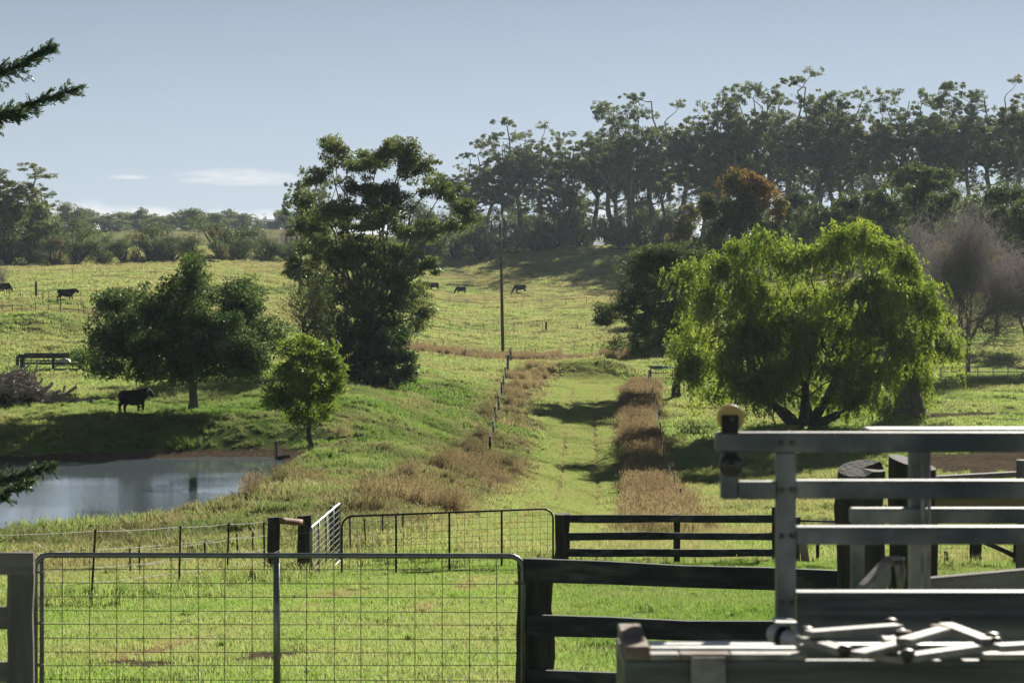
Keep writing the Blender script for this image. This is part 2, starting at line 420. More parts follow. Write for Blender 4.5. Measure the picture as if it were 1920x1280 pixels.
MAT['galv_pipe'] = rough_mat('galv_pipe', [(0.3, (.16, .17, .17)), (0.7, (.30, .31, .31))], 9, 0.4, 0.75, bump=.05)
MAT['steel_bright'] = rough_mat('steel_bright', [(0.32, (.15, .135, .12)), (0.5, (.27, .25, .23)), (0.7, (.38, .355, .33))], 16, 0.65, 0.1, bump=.08)
MAT['rust'] = rough_mat('rust', [(0.3, (.10, .06, .042)), (0.55, (.20, .14, .10)), (0.75, (.30, .27, .24))], 12, 0.8, .15, bump=.3)
MAT['bolt'] = rough_mat('bolt', [(0.3, (.05, .05, .05)), (0.7, (.16, .14, .13))], 12, 0.45, .7, bump=.1)
MAT['black_iron'] = rough_mat('black_iron', [(0.3, (.012, .012, .012)), (0.7, (.035, .034, .033))], 12, 0.5, .3, bump=.1)
MAT['wire'] = rough_mat('wire', [(0.3, (.05, .045, .04)), (0.7, (.11, .10, .09))], 20, 0.8, .1, bump=.0)
MAT['wire_bright'] = rough_mat('wire_bright', [(0.3, (.20, .20, .19)), (0.7, (.30, .30, .29))], 20, 0.7, .1, bump=.0)
MAT['picket'] = rough_mat('picket', [(0.3, (.018, .016, .015)), (0.7, (.06, .045, .035))], 20, 0.7, .2, bump=.2)
MAT['nylon'] = rough_mat('nylon', [(0.3, (.50, .34, .11)), (0.7, (.62, .47, .22))], 14, 0.45, 0, bump=.05)
MAT['pole_wood'] = rough_mat('pole_wood', [(0.3, (.06, .055, .045)), (0.7, (.16, .145, .12))], 6, 0.85, stretch=(1, 1, .1), bump=.4)
MAT['cow'] = rough_mat('cow', [(0.35, (.010, .010, .011)), (0.7, (.030, .026, .024))], 6, 0.75, 0, bump=.2, spec=.12)
MAT['ceramic'] = rough_mat('ceramic', [(0.3, (.5, .5, .48)), (0.7, (.6, .6, .58))], 6, 0.3, 0, bump=.0)
MAT['shed_wall'] = rough_mat('shed_wall', [(0.3, (.09, .11, .13)), (0.7, (.13, .15, .17))], .4, 0.6, .3, bump=.1)
MAT['shed_roof'] = rough_mat('shed_roof', [(0.3, (.22, .25, .28)), (0.7, (.3, .33, .36))], .4, 0.5, .4, bump=.1)
MAT['tarp'] = rough_mat('tarp', [(0.3, (.03, .14, .14)), (0.7, (.06, .22, .21))], 3, 0.95, 0, bump=.2)
MAT['white_tin'] = rough_mat('white_tin', [(0.3, (.45, .45, .45)), (0.7, (.62, .6, .58))], 3, 0.5, .3, bump=.2)
MAT['stick'] = rough_mat('stick', [(0.3, (.17, .14, .115)), (0.5, (.33, .285, .25)), (0.7, (.52, .46, .41))], 3, 0.9, stretch=(1, 1, 1), bump=.4, coord='World')
MAT['tin'] = rough_mat('tin', [(0.3, (.20, .19, .19)), (0.7, (.36, .34, .34))], 4, 0.5, .5, bump=.1)

# ------------------------------------------------------------------ grass and ground colours (shared by the ground and the blades)
def grass_colour(nd, lk, use_instancer):
    """returns colour sockets (reflected, transmitted) driven by dryness (0 lush .. 1 straw/brown or wheel strip sheen) and world noise"""
    at = N(nd, 'ShaderNodeAttribute'); at.attribute_name = 'dry_and_sheen'
    if use_instancer: at.attribute_type = 'INSTANCER'
    n1 = noise_fac(nd, lk, 0.9, 4, 'World'); n2 = noise_fac(nd, lk, 6.0, 3, 'World')
    a = N(nd, 'ShaderNodeMath', operation='MULTIPLY_ADD'); lk.new(n1, a.inputs[0]); a.inputs[1].default_value = 0.22; a.inputs[2].default_value = -0.06
    b = N(nd, 'ShaderNodeMath', operation='MULTIPLY_ADD'); lk.new(n2, b.inputs[0]); b.inputs[1].default_value = 0.16; lk.new(a.outputs[0], b.inputs[2])
    s = N(nd, 'ShaderNodeMath', operation='ADD'); lk.new(b.outputs[0], s.inputs[0]); lk.new(at.outputs['Fac'], s.inputs[1])
    s.use_clamp = True
    return s.outputs[0]
def shade_olive_mix(nd, lk, col, use_instancer):
    """deep darkens the grass colour: embankment shade painted in, and olive of rough grass"""
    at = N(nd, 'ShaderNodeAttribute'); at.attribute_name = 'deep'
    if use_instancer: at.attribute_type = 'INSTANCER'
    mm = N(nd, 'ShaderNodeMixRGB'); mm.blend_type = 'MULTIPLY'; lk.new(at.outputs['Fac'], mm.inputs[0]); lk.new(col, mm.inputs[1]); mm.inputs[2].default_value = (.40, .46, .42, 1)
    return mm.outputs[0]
G_REFL = [(0.0, (.040, .092, .012)), (0.25, (.105, .20, .036)), (0.45, (.185, .24, .082)), (0.65, (.25, .23, .105)), (0.82, (.235, .19, .105)), (1.0, (.20, .148, .088))]
G_TRAN = [(0.0, (.10, .22, .016)), (0.25, (.27, .46, .060)), (0.45, (.42, .51, .16)), (0.65, (.48, .44, .18)), (0.82, (.40, .315, .16)), (1.0, (.33, .235, .125))]
def blade_mat(name, trans=0.55, gloss=0.03, rough=0.42):
    m, nd, lk = new_mat(name)
    f = grass_colour(nd, lk, True)
    tn = N(nd, 'ShaderNodeAttribute'); tn.attribute_name = 'tint'
    ad = N(nd, 'ShaderNodeMath', operation='MULTIPLY_ADD'); lk.new(tn.outputs['Fac'], ad.inputs[0]); ad.inputs[1].default_value = 0.26; lk.new(f, ad.inputs[2])
    sb = N(nd, 'ShaderNodeMath', operation='SUBTRACT'); lk.new(ad.outputs[0], sb.inputs[0]); sb.inputs[1].default_value = 0.12; sb.use_clamp = True
    c = shade_olive_mix(nd, lk, ramp(nd, lk, sb.outputs[0], G_REFL), True); t_ = shade_olive_mix(nd, lk, ramp(nd, lk, sb.outputs[0], G_TRAN), True)
    d = N(nd, 'ShaderNodeBsdfDiffuse'); t = N(nd, 'ShaderNodeBsdfTranslucent'); g = N(nd, 'ShaderNodeBsdfGlossy'); g.inputs['Roughness'].default_value = rough
    lk.new(c, d.inputs[0]); lk.new(t_, t.inputs[0])
    m1 = N(nd, 'ShaderNodeMixShader'); m1.inputs[0].default_value = trans; lk.new(d.outputs[0], m1.inputs[1]); lk.new(t.outputs[0], m1.inputs[2])
    m2 = N(nd, 'ShaderNodeMixShader'); m2.inputs[0].default_value = gloss; lk.new(m1.outputs[0], m2.inputs[1]); lk.new(g.outputs[0], m2.inputs[2])
    o = N(nd, 'ShaderNodeOutputMaterial'); lk.new(m2.outputs[0], o.inputs[0]); return m
MAT['blade'] = blade_mat('grass_blade')
def ground_mat():
    m, nd, lk = new_mat('paddock')
    f = grass_colour(nd, lk, False)
    c = shade_olive_mix(nd, lk, ramp(nd, lk, f, G_REFL), False)
    dirt = N(nd, 'ShaderNodeAttribute'); dirt.attribute_name = 'dirt'
    nz = noise_fac(nd, lk, 2.2, 6, 'World')
    dm = N(nd, 'ShaderNodeMath', operation='MULTIPLY_ADD'); lk.new(nz, dm.inputs[0]); dm.inputs[1].default_value = 1.4; dm.inputs[2].default_value = -0.7
    da = N(nd, 'ShaderNodeMath', operation='ADD'); lk.new(dm.outputs[0], da.inputs[0]); lk.new(dirt.outputs['Fac'], da.inputs[1])
    dr = ramp(nd, lk, da.outputs[0], [(0.42, (0, 0, 0)), (0.62, (1, 1, 1))])
    soil = ramp(nd, lk, noise_fac(nd, lk, 5, 6, 'World'), [(0.3, (.055, .042, .030)), (0.7, (.15, .115, .082))])
    mx = N(nd, 'ShaderNodeMixRGB'); lk.new(dr, mx.inputs[0]); lk.new(c, mx.inputs[1]); lk.new(soil, mx.inputs[2])
    p = N(nd, 'ShaderNodeBsdfPrincipled'); p.inputs['Roughness'].default_value = 1; p.inputs['Specular IOR Level'].default_value = 0
    lk.new(mx.outputs[0], p.inputs['Base Color'])
    b = N(nd, 'ShaderNodeBump'); b.inputs['Strength'].default_value = .8; b.inputs['Distance'].default_value = .12
    lk.new(noise_fac(nd, lk, 3.5, 7, 'World', rough=.7), b.inputs['Height']); lk.new(b.outputs[0], p.inputs['Normal'])
    o = N(nd, 'ShaderNodeOutputMaterial'); lk.new(p.outputs[0], o.inputs[0]); return m
MAT['ground'] = ground_mat()
def water_mat():
    m, nd, lk = new_mat('pond_water')
    p = N(nd, 'ShaderNodeBsdfPrincipled'); p.inputs['Base Color'].default_value = (.12, .15, .175, 1); p.inputs['Roughness'].default_value = .03; p.inputs['IOR'].default_value = 1.33
    h1 = noise_fac(nd, lk, 1.3, 3, 'World', (1, 1.6, 1)); h2 = noise_fac(nd, lk, 4.5, 3, 'World', (1, 2.2, 1)); big = noise_fac(nd, lk, 0.09, 2, 'World', (1, 1.4, 1))
    ad = N(nd, 'ShaderNodeMath', operation='ADD'); lk.new(h1, ad.inputs[0]); lk.new(h2, ad.inputs[1])
    bs = ramp(nd, lk, big, [(0.42, (.15, .15, .15)), (0.62, (1, 1, 1))])
    ml = N(nd, 'ShaderNodeMath', operation='MULTIPLY'); lk.new(ad.outputs[0], ml.inputs[0]); lk.new(bs, ml.inputs[1])
    b = N(nd, 'ShaderNodeBump'); b.inputs['Strength'].default_value = .045; b.inputs['Distance'].default_value = .1
    lk.new(ml.outputs[0], b.inputs['Height']); lk.new(b.outputs[0], p.inputs['Normal'])
    o = N(nd, 'ShaderNodeOutputMaterial'); lk.new(p.outputs[0], o.inputs[0]); return m
MAT['water'] = water_mat()
# ------------------------------------------------------------------ ground sheet
def ell(x, y, px, py, d, rx, ry):
    c = P(px, py, d); return ((x - c[0]) / rx) ** 2 + ((y - c[1]) / ry) ** 2
def wheel_marks(x, y):
    """two flattened grass strips in the near paddock, pale sheen put into the colour"""
    a = P(905, 1085, 38.5); b = P(560, 1275, 20.0); m = 0
    cx = a[0] + (b[0] - a[0]) * (y - a[1]) / (b[1] - a[1])
    for off in (0.0, -1.9): m = np.maximum(m, np.exp(-((x - cx - off) / .24) ** 2))
    return m * sstep(17, 21, y) * (1 - sstep(37, 41, y)) * sstep(.35, .6, fbm(x * .9, y * .4, 55, 3))
def dryness_and_sheen(x, y):
    """0 lush green .. 1 brown seed heads; regions read off the photo"""
    x = np.asarray(x, float); y = np.asarray(y, float)
    n = fbm(x * .12, y * .12, 21, 4); n2 = fbm(x * .5, y * .5, 33, 3)
    base = np.interp(y, [10, 24, 40, 60, 120, 200, 260, 400, 900], [.25, .27, .30, .36, .34, .34, .36, .37, .42])
    v = base + (n - .5) * .35 + (n2 - .5) * .22
    sd = pond_sd(x, y)
    lo = lane_off(x, y); lw = lane_w(y); il = in_lane_y(y)
    # verges beside the lane
    edge = 1.3 * (fbm(x * .35, y * .22, 61, 3) - .5)
    rv = sstep(0.1, 0.6, lo - lw + .5 * edge) * (1 - sstep(2.3, 3.6, lo - lw + edge)) * sstep(50, 60, y) * (1 - sstep(178, 186, y))
    v = v + rv * (.40 + .22 * (n - .5) + .2 * (n2 - .5) - .22 * (1 - sstep(70, 118, y)))
    lv = sstep(0.3, 1.0, -lo - lw) * (1 - sstep(3.6, 5.4, -lo - lw)) * sstep(50, 62, y) * (1 - sstep(196, 204, y))
    v = v + lv * (.18 + .45 * (n2 - .45))
    # rough tawny slope between embankment and lane
    sl = sstep(4, 6, -lo - lw) * (1 - sstep(13, 17, -lo - lw)) * sstep(46, 56, y) * (1 - sstep(140, 170, y))
    v = v + sl * (-.02 + .5 * (n2 - .5))
    # embankment crest toward the water, near bank
    v = v + .13 * np.exp(-((sd - 1.2) / 1.6) ** 2) * (1 - sstep(92, 98, y)) * (n2 + .35)
    v = v + .10 * np.exp(-((y - 52) / 7) ** 2) * (x < -6) * (n + .3)
    # brown fringe along the cross fences
    v = v + .40 * np.exp(-((y - 226) / 4.5) ** 2) * (x > -12) * (x < 30) * (.6 + n2)
    v = v + .26 * np.exp(-((y - 222) / 8) ** 2) * (x < -38)
    v = v + .10 * np.exp(-((y - 370) / 18) ** 2) - .07 * sstep(0, 1.2, x) * (1 - sstep(38, 46, y)) + .05 * sstep(190, 240, y)
    mown = (1 - sstep(-.1, .35, np.abs(lo) - lw)) * il
    v = v * (1 - mown) + mown * (.32 + .15 * (n2 - .5) + .10 * np.exp(-((np.abs(lo) - .98) / .22) ** 2))
    v = v + .42 * wheel_marks(x, y)  # sheen of the flattened strips, put in as straw colour
    # lush grass under the trees by the pond
    v = v - .16 * np.exp(-ell(x, y, 420, 770, 112, 9, 6))
    return np.clip(v, 0.02, 1)
def shade_and_olive(x, y):
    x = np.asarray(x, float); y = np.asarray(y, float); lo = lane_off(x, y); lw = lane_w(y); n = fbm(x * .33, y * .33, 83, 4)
    bank = sstep(.3, 1.2, -lo - lw) * (1 - sstep(18, 24, -lo - lw)) * sstep(46, 54, y) * (1 - sstep(150, 185, y))  # slope turned from the sun: its shade put into the grass colour, with olive
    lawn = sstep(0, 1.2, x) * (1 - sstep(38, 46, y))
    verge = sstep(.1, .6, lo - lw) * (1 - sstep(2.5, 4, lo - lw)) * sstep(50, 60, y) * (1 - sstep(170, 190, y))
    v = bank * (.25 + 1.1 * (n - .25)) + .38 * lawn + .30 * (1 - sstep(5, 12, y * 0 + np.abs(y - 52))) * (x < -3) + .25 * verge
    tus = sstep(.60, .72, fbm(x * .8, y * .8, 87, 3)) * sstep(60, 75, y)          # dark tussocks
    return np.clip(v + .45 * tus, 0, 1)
def dirtness(x, y):
    x = np.asarray(x, float); y = np.asarray(y, float); v = np.zeros_like(x)
    for (px, py, d, rx, ry, k) in ((1850, 872, 118, 5.5, 7, 1.1), (1990, 872, 118, 7, 9, 1.1), (1600, 985, 80, 4, 9, .75), (1800, 785, 148, 4.0, 2.0, 1.15), (60, 748, 119, 6, 2.6, .9), (150, 742, 122, 6, 1.8, .75),
                                   (740, 1165, 26.5, .5, .8, 1.0), (640, 1150, 28, .35, .6, .8), (520, 1245, 21.4, .5, .6, 1.0), (240, 1272, 20.3, .8, .7, 1.05), (420, 1268, 20.5, .5, .5, .9), (820, 1125, 31, .3, .6, .8), (1190, 1235, 21.8, .8, .8, .85), (850, 738, 152, 1.4, .9, .8), (60, 480, 400, 3, 3, .3), (590, 850, 92, 1.1, .9, .7), (363, 772, 110, 2.2, 2.0, .45)):
        v = np.maximum(v, k * np.exp(-ell(x, y, px, py, d, rx, ry) * .8))
    sd = pond_sd(x, y)
    v = np.maximum(v, 1.1 * np.exp(-((sd - .3) / 1.5) ** 2) * sstep(88, 95, y))
    v = np.maximum(v, .95 * (sd < .15))
    lo = lane_off(x, y)
    v = np.maximum(v, .5 * np.exp(-((np.abs(lo) - .98) / .2) ** 2) * in_lane_y(y) * (1 - sstep(170, 178, y)))
    return v

us = np.concatenate([np.linspace(-1.6, -.36, 40)[:-1], np.linspace(-.36, .36, 300), np.linspace(.36, 1.6, 40)[1:]])
ds = np.concatenate([np.linspace(-60, 4, 12)[:-1], np.exp(np.linspace(np.log(4), np.log(14), 30))[:-1], np.exp(np.linspace(np.log(14), np.log(560), 500))[:-1], np.exp(np.linspace(np.log(560), np.log(4500), 60))])
GU, GD = np.meshgrid(us, ds)
GX = GU * (np.maximum(GD, 0) + 14) * (1 + (np.abs(GU) > .37) * 0); GY = GD
GZ = ground_z(GX, GY)
nr, nc = GX.shape
ii = np.arange(nr * nc).reshape(nr, nc)
gf = np.stack([ii[:-1, :-1], ii[:-1, 1:], ii[1:, 1:], ii[1:, :-1]], -1).reshape(-1, 4)
gme = mesh_from('ground', np.stack([GX, GY, GZ], -1).reshape(-1, 3), gf, MAT['ground'], True, {'dry_and_sheen': dryness_and_sheen(GX, GY).ravel(), 'dirt': dirtness(GX, GY).ravel(), 'deep': shade_and_olive(GX, GY).ravel()})
tag(single('ground', gme), 'green rolling paddocks with mown lane', None, None, 'structure')

wv = np.concatenate([np.concatenate([POND.mean(0), [ZW]])[None], np.concatenate([POND + (POND - POND.mean(0)) / np.linalg.norm(POND - POND.mean(0), axis=1)[:, None] * .35, np.full((len(POND), 1), ZW)], 1)])
k = len(POND)
wme = mesh_from('pond_water', wv, np.array([(0, 1 + (i + 1) % k, 1 + i) for i in range(k)]), MAT['water'])
tag(single('pond_water', wme), 'still farm pond reflecting the sky', None, None, 'structure')

# ------------------------------------------------------------------ grass: patches of blades instanced on points
rngG = np.random.default_rng(7)
def blade_patch(name, n, radius, h0, h1, w, lean, seed, seedhead=0.0, clump=0):
    r = np.random.default_rng(seed)
    if clump:
        cc = r.uniform(-1, 1, (clump, 2)) * radius; ci = r.integers(0, clump, n)
        xy = cc[ci] + r.normal(0, radius * .12, (n, 2)); hs = r.uniform(.6, 1.15, clump)[ci]
    else:
        xy = r.uniform(-1, 1, (n, 2)) * radius; hs = np.ones(n)
    h = r.uniform(h0, h1, n) * hs
    a = r.uniform(0, 2 * np.pi, n); ln = np.abs(r.normal(0, lean, n)) * h
    dirx, diry = np.cos(a), np.sin(a); b = r.uniform(0, 2 * np.pi, n); bx, by = np.cos(b) * w, np.sin(b) * w
    ww = r.uniform(.7, 1.3, n); bx = bx * ww; by = by * ww
    z0 = np.full(n, -0.02)
    V = np.stack([np.stack([xy[:, 0] - bx, xy[:, 1] - by, z0], 1), np.stack([xy[:, 0] + bx, xy[:, 1] + by, z0], 1),
                  np.stack([xy[:, 0] + bx * .75 + dirx * ln * .35, xy[:, 1] + by * .75 + diry * ln * .35, h * .6], 1), np.stack([xy[:, 0] - bx * .75 + dirx * ln * .35, xy[:, 1] - by * .75 + diry * ln * .35, h * .6], 1),
                  np.stack([xy[:, 0] + dirx * ln, xy[:, 1] + diry * ln, h], 1)], 1).reshape(-1, 3)
    i = np.arange(n)[:, None] * 5
    q = i + np.array([[0, 1, 2, 3]]); t = i + np.array([[3, 2, 4]])
    tint = np.repeat(r.uniform(0, 1, n), 5)
    if seedhead > 0:
        k = int(n * seedhead); j = r.permutation(n)[:k]
        tip = V.reshape(n, 5, 3)[j, 4]; sl = r.uniform(.08, .16, k) * (h1 / .8); sw = w * r.uniform(1.3, 2.2, k)
        c = r.uniform(0, 2 * np.pi, k); cx, cy_ = np.cos(c) * sw, np.sin(c) * sw
        ddx, ddy = dirx[j] * sl * .5, diry[j] * sl * .5
        S = np.stack([tip, tip + np.stack([cx + ddx * .5, cy_ + ddy * .5, sl * .5], 1), tip + np.stack([ddx, ddy, sl], 1), tip + np.stack([-cx + ddx * .5, -cy_ + ddy * .5, sl * .5], 1)], 1).reshape(-1, 3)
        q = np.concatenate([q, len(V) + np.arange(k)[:, None] * 4 + np.array([[0, 1, 2, 3]])]); V = np.concatenate([V, S]); tint = np.concatenate([tint, np.full(4 * k, 1.25)])
    me = mesh_from(name, V, [q, t], MAT['blade'], False, {'tint': tint})
    return bpy.data.objects.new(name, me)
def normals_rot(x, y, rz):
    e = .4; zx = (ground_z(x + e, y) - ground_z(x - e, y)) / (2 * e); zy = (ground_z(x, y + e) - ground_z(x, y - e)) / (2 * e)
    # Rz first (spin), then tilt: euler XYZ of tilt(ax, ay) @ spin
    out = np.zeros((len(x), 3))
    for i in range(len(x)):
        nrm = Vector((-zx[i], -zy[i], 1)).normalized()
        q = Vector((0, 0, 1)).rotation_difference(nrm)
        m = q.to_matrix() @ Matrix.Rotation(rz[i], 3, 'Z')
        out[i] = m.to_euler('XYZ')
    return out
def scatter(name, label, x, y, scale, dry_and_sheen, protos, sink=0.0):
    z = ground_z(x, y) - sink
    rz = rngG.uniform(0, 2 * np.pi, len(x)); rot = normals_rot(x, y, rz)
    me = bpy.data.meshes.new(name); me.vertices.add(len(x)); me.vertices.foreach_set('co', np.stack([x, y, z], 1).astype(np.float32).ravel())
    for k_, v in (('scl', scale), ('dry_and_sheen', dry_and_sheen), ('deep', shade_and_olive(x, y))):
        a = me.attributes.new(k_, 'FLOAT', 'POINT'); a.data.foreach_set('value', np.asarray(v, np.float32))
    a = me.attributes.new('rot', 'FLOAT_VECTOR', 'POINT'); a.data.foreach_set('vector', rot.astype(np.float32).ravel())
    o = single(name, me); tag(o, label, None, None, 'stuff')
    coll = bpy.data.collections.new(name + '_protos')
    for p_ in protos: coll.objects.link(p_)
    ng = bpy.data.node_groups.new(name + '_nodes', 'GeometryNodeTree')
    ng.interface.new_socket('Geometry', in_out='INPUT', socket_type='NodeSocketGeometry'); ng.interface.new_socket('Geometry', in_out='OUTPUT', socket_type='NodeSocketGeometry')
    n = ng.nodes; l = ng.links
    gi = n.new('NodeGroupInput'); go = n.new('NodeGroupOutput')
    ip = n.new('GeometryNodeInstanceOnPoints'); ci = n.new('GeometryNodeCollectionInfo'); ci.inputs['Collection'].default_value = coll
    ci.inputs['Separate Children'].default_value = True; ci.inputs['Reset Children'].default_value = True
    ip.inputs['Pick Instance'].default_value = True
    r_ = n.new('GeometryNodeInputNamedAttribute'); r_.data_type = 'FLOAT_VECTOR'; r_.inputs['Name'].default_value = 'rot'
    s_ = n.new('GeometryNodeInputNamedAttribute'); s_.data_type = 'FLOAT'; s_.inputs['Name'].default_value = 'scl'
    l.new(gi.outputs[0], ip.inputs['Points']); l.new(ci.outputs[0], ip.inputs['Instance'])
    l.new(r_.outputs[0], ip.inputs['Rotation']); l.new(s_.outputs[0], ip.inputs['Scale'])
    l.new(ip.outputs[0], go.inputs[0])
    md = o.modifiers.new('scatter', 'NODES'); md.node_group = ng
    return o
def fan_points(d0, d1, spacing, jit=.5, half=.285, seed=0):
    """jittered points over the ground in and a little beside the view"""
    r = np.random.default_rng(seed); n = int((d1 - d0) * 2 * half * ((d0 + d1) / 2 + 6) / spacing ** 2 * 1.15)
    d = np.sqrt(r.uniform((d0 + 6) ** 2, (d1 + 6) ** 2, n)) - 6
    x = r.uniform(-half, half, n) * (d + 6)
    return x, d
def keep(mask, *a): return [v[mask] for v in a]
def dark_ground(x, y):   # bare spots carry no grass
    return dirtness(x, y) + .5 * (fbm(x * 2.2, y * 2.2, 77, 3) - .5) > .45
# short grazed lawn of the near paddock
x, y = fan_points(12, 48, .30, seed=1)
m_ = (~dark_ground(x, y)); x, y = keep(m_, x, y)
scatter('lawn_grass', 'short bright green grass of the near paddock', x, y, rngG.uniform(.7, 1.3, len(x)) * (1 + .9 * (fbm(x * .8, y * .8, 4) - .5)) * (1 - .6 * wheel_marks(x, y)), dryness_and_sheen(x, y),
        [blade_patch('lawn_patch', 260, .26, .035, .085, .0045, .55, s) for s in (1, 2, 3)])
# scattered weeds and taller tufts in the near paddock
x, y = fan_points(15, 46, 1.25, seed=8)
m_ = fbm(x * .7, y * .7, 91, 3) > .52; x, y = keep(m_, x, y)
scatter('paddock_weeds', 'darker weeds and tufts dotted over the near paddock', x, y, rngG.uniform(.25, .6, len(x)), np.clip(dryness_and_sheen(x, y) - .12, 0, 1),
        [blade_patch('weed_patch', 70, .16, .10, .28, .011, .8, s, 0, 3) for s in (61, 62, 63)])
# rank grass along the wire fence and gates
def fence_band(x, y):
    xf = (-8.2, -4.2); yf = 33 + (x + 8.2) * 1.9
    return np.exp(-((y - yf) / 3.2) ** 2) * (x < -3.6)
x, y = fan_points(26, 62, .42, seed=2)
pr = np.clip(fence_band(x, y) * 1.2 + sstep(40, 46, y) * .8, 0, 1); r_ = rngG.uniform(0, 1, len(x))
m_ = (r_ < pr) & (pond_sd(x, y) > .2) & ~((np.abs(lane_off(x, y)) < lane_w(y) + .1) & (y > 46)); x, y = keep(m_, x, y)
scatter('rank_grass', 'longer rank grass round the wire fence and on the bank', x, y, rngG.uniform(.5, 1.0, len(x)) * (.5 + .8 * fbm(x * .5, y * .5, 14)) * np.where((x < -5) & (y > 46), .6, 1), np.clip(dryness_and_sheen(x, y) + .06, 0, 1),
        [blade_patch('rank_patch', 120, .30, .18, .48, .0075, .55, s, .10, 5) for s in (11, 12, 13)])
# mid distance: rough pasture, embankment, lane
x, y = fan_points(44, 135, .62, seed=3)
inl = (np.abs(lane_off(x, y)) < lane_w(y)) & (in_lane_y(y) > .5)
m_ = (pond_sd(x, y) > .25) & ~dark_ground(x, y); x, y, inl = keep(m_, x, y, inl)
sc = rngG.uniform(.6, 1.2, len(x)) * (.45 + 1.1 * fbm(x * .4, y * .4, 15)); sc[inl] = .0; sc = np.where((x < -7) & (y > 96) & (y < 118), sc * .6, sc)
scatter('pasture_grass', 'tufted pasture grass on the embankment and lower slope', x, y, sc, dryness_and_sheen(x, y),
        [blade_patch('pasture_patch', 150, .5, .14, .36, .013, .6, s, .05, 9) for s in (21, 22, 23)])
# mown lane
r2 = np.random.default_rng(44); y = r2.uniform(46, 192, 26000); x = np.interp(y, LANE[:, 1], LANE[:, 0]) + r2.uniform(-1, 1, len(y)) * (lane_w(y) - .05)
rut_ = (np.abs(np.abs(lane_off(x, y)) - .98) < .27) * sstep(.28, .5, fbm(x * .5, y * .2, 71, 3))
rut_ = rut_ * (1 - sstep(170, 178, y))
scatter('mown_grass', 'short mown grass of the lane', x, y, r2.uniform(.7, 1.2, len(x)) * (1 - .6 * rut_), np.clip(dryness_and_sheen(x, y) + .03 + .30 * rut_ * r2.uniform(0, 1, len(x)), 0, 1),
        [blade_patch('mown_patch', 70, .19, .07, .15, .013, .6, s) for s in (24, 25, 26)])
# tall brown seeding grass on the verges of the lane, the fences and the pond bank
x, y = fan_points(48, 232, .5, seed=4)
dv = dryness_and_sheen(x, y); lo = lane_off(x, y); lw = lane_w(y)
m_ = (pond_sd(x, y) > .3) & (dv > np.where(((lo - lw) > 0) & ((lo - lw) < 4.4),   .52, .60) + .12 * rngG.uniform(0, 1, len(x))) & ~((x < -5) & (y < 64) & (rngG.uniform(0, 1, len(x)) < .93)) & (np.abs(lo) > lw + .15) & ~dark_ground(x, y)
x, y, dv = keep(m_, x, y, dv)
lo = lane_off(x, y); lw = lane_w(y); verge = ((lo - lw) > 0) & ((lo - lw) < 4.2)
scatter('seeding_grass', 'tall brown seeding grass along the lane verges', x, y, np.where(verge, rngG.uniform(.65, 1.0, len(x)), rngG.uniform(.4, .85, len(x))), dv,
        [blade_patch('seed_patch', 110, .36, .5, .95, .010, .22, s, .6) for s in (31, 32, 33)])
# far paddocks
x, y = fan_points(128, 240, 1.25, seed=5)
m_ = (pond_sd(x, y) > .3) & ~dark_ground(x, y); x, y = keep(m_, x, y)
inl = (np.abs(lane_off(x, y)) < lane_w(y)) & (in_lane_y(y) > .5)
sc = rngG.uniform(.6, 1.2, len(x)) * (.35 + 1.2 * fbm(x * .3, y * .3, 16)); sc[inl] = .0
scatter('paddock_grass', 'grazed tussocky grass of the middle paddocks', x, y, sc, dryness_and_sheen(x, y),
        [blade_patch('paddock_patch', 200, 1.0, .12, .28, .024, .6, s, 0, 34) for s in (41, 42, 43)])
x, y = fan_points(236, 520, 2.6, seed=6)
scatter('hill_grass', 'grazed grass of the far hillside paddocks', x, y, rngG.uniform(.6, 1.2, len(x)) * (.4 + 1.1 * fbm(x * .2, y * .2, 18)), dryness_and_sheen(x, y),
        [blade_patch('hill_patch', 260, 2.1, .10, .22, .045, .6, s, 0, 70) for s in (51, 52, 53)])
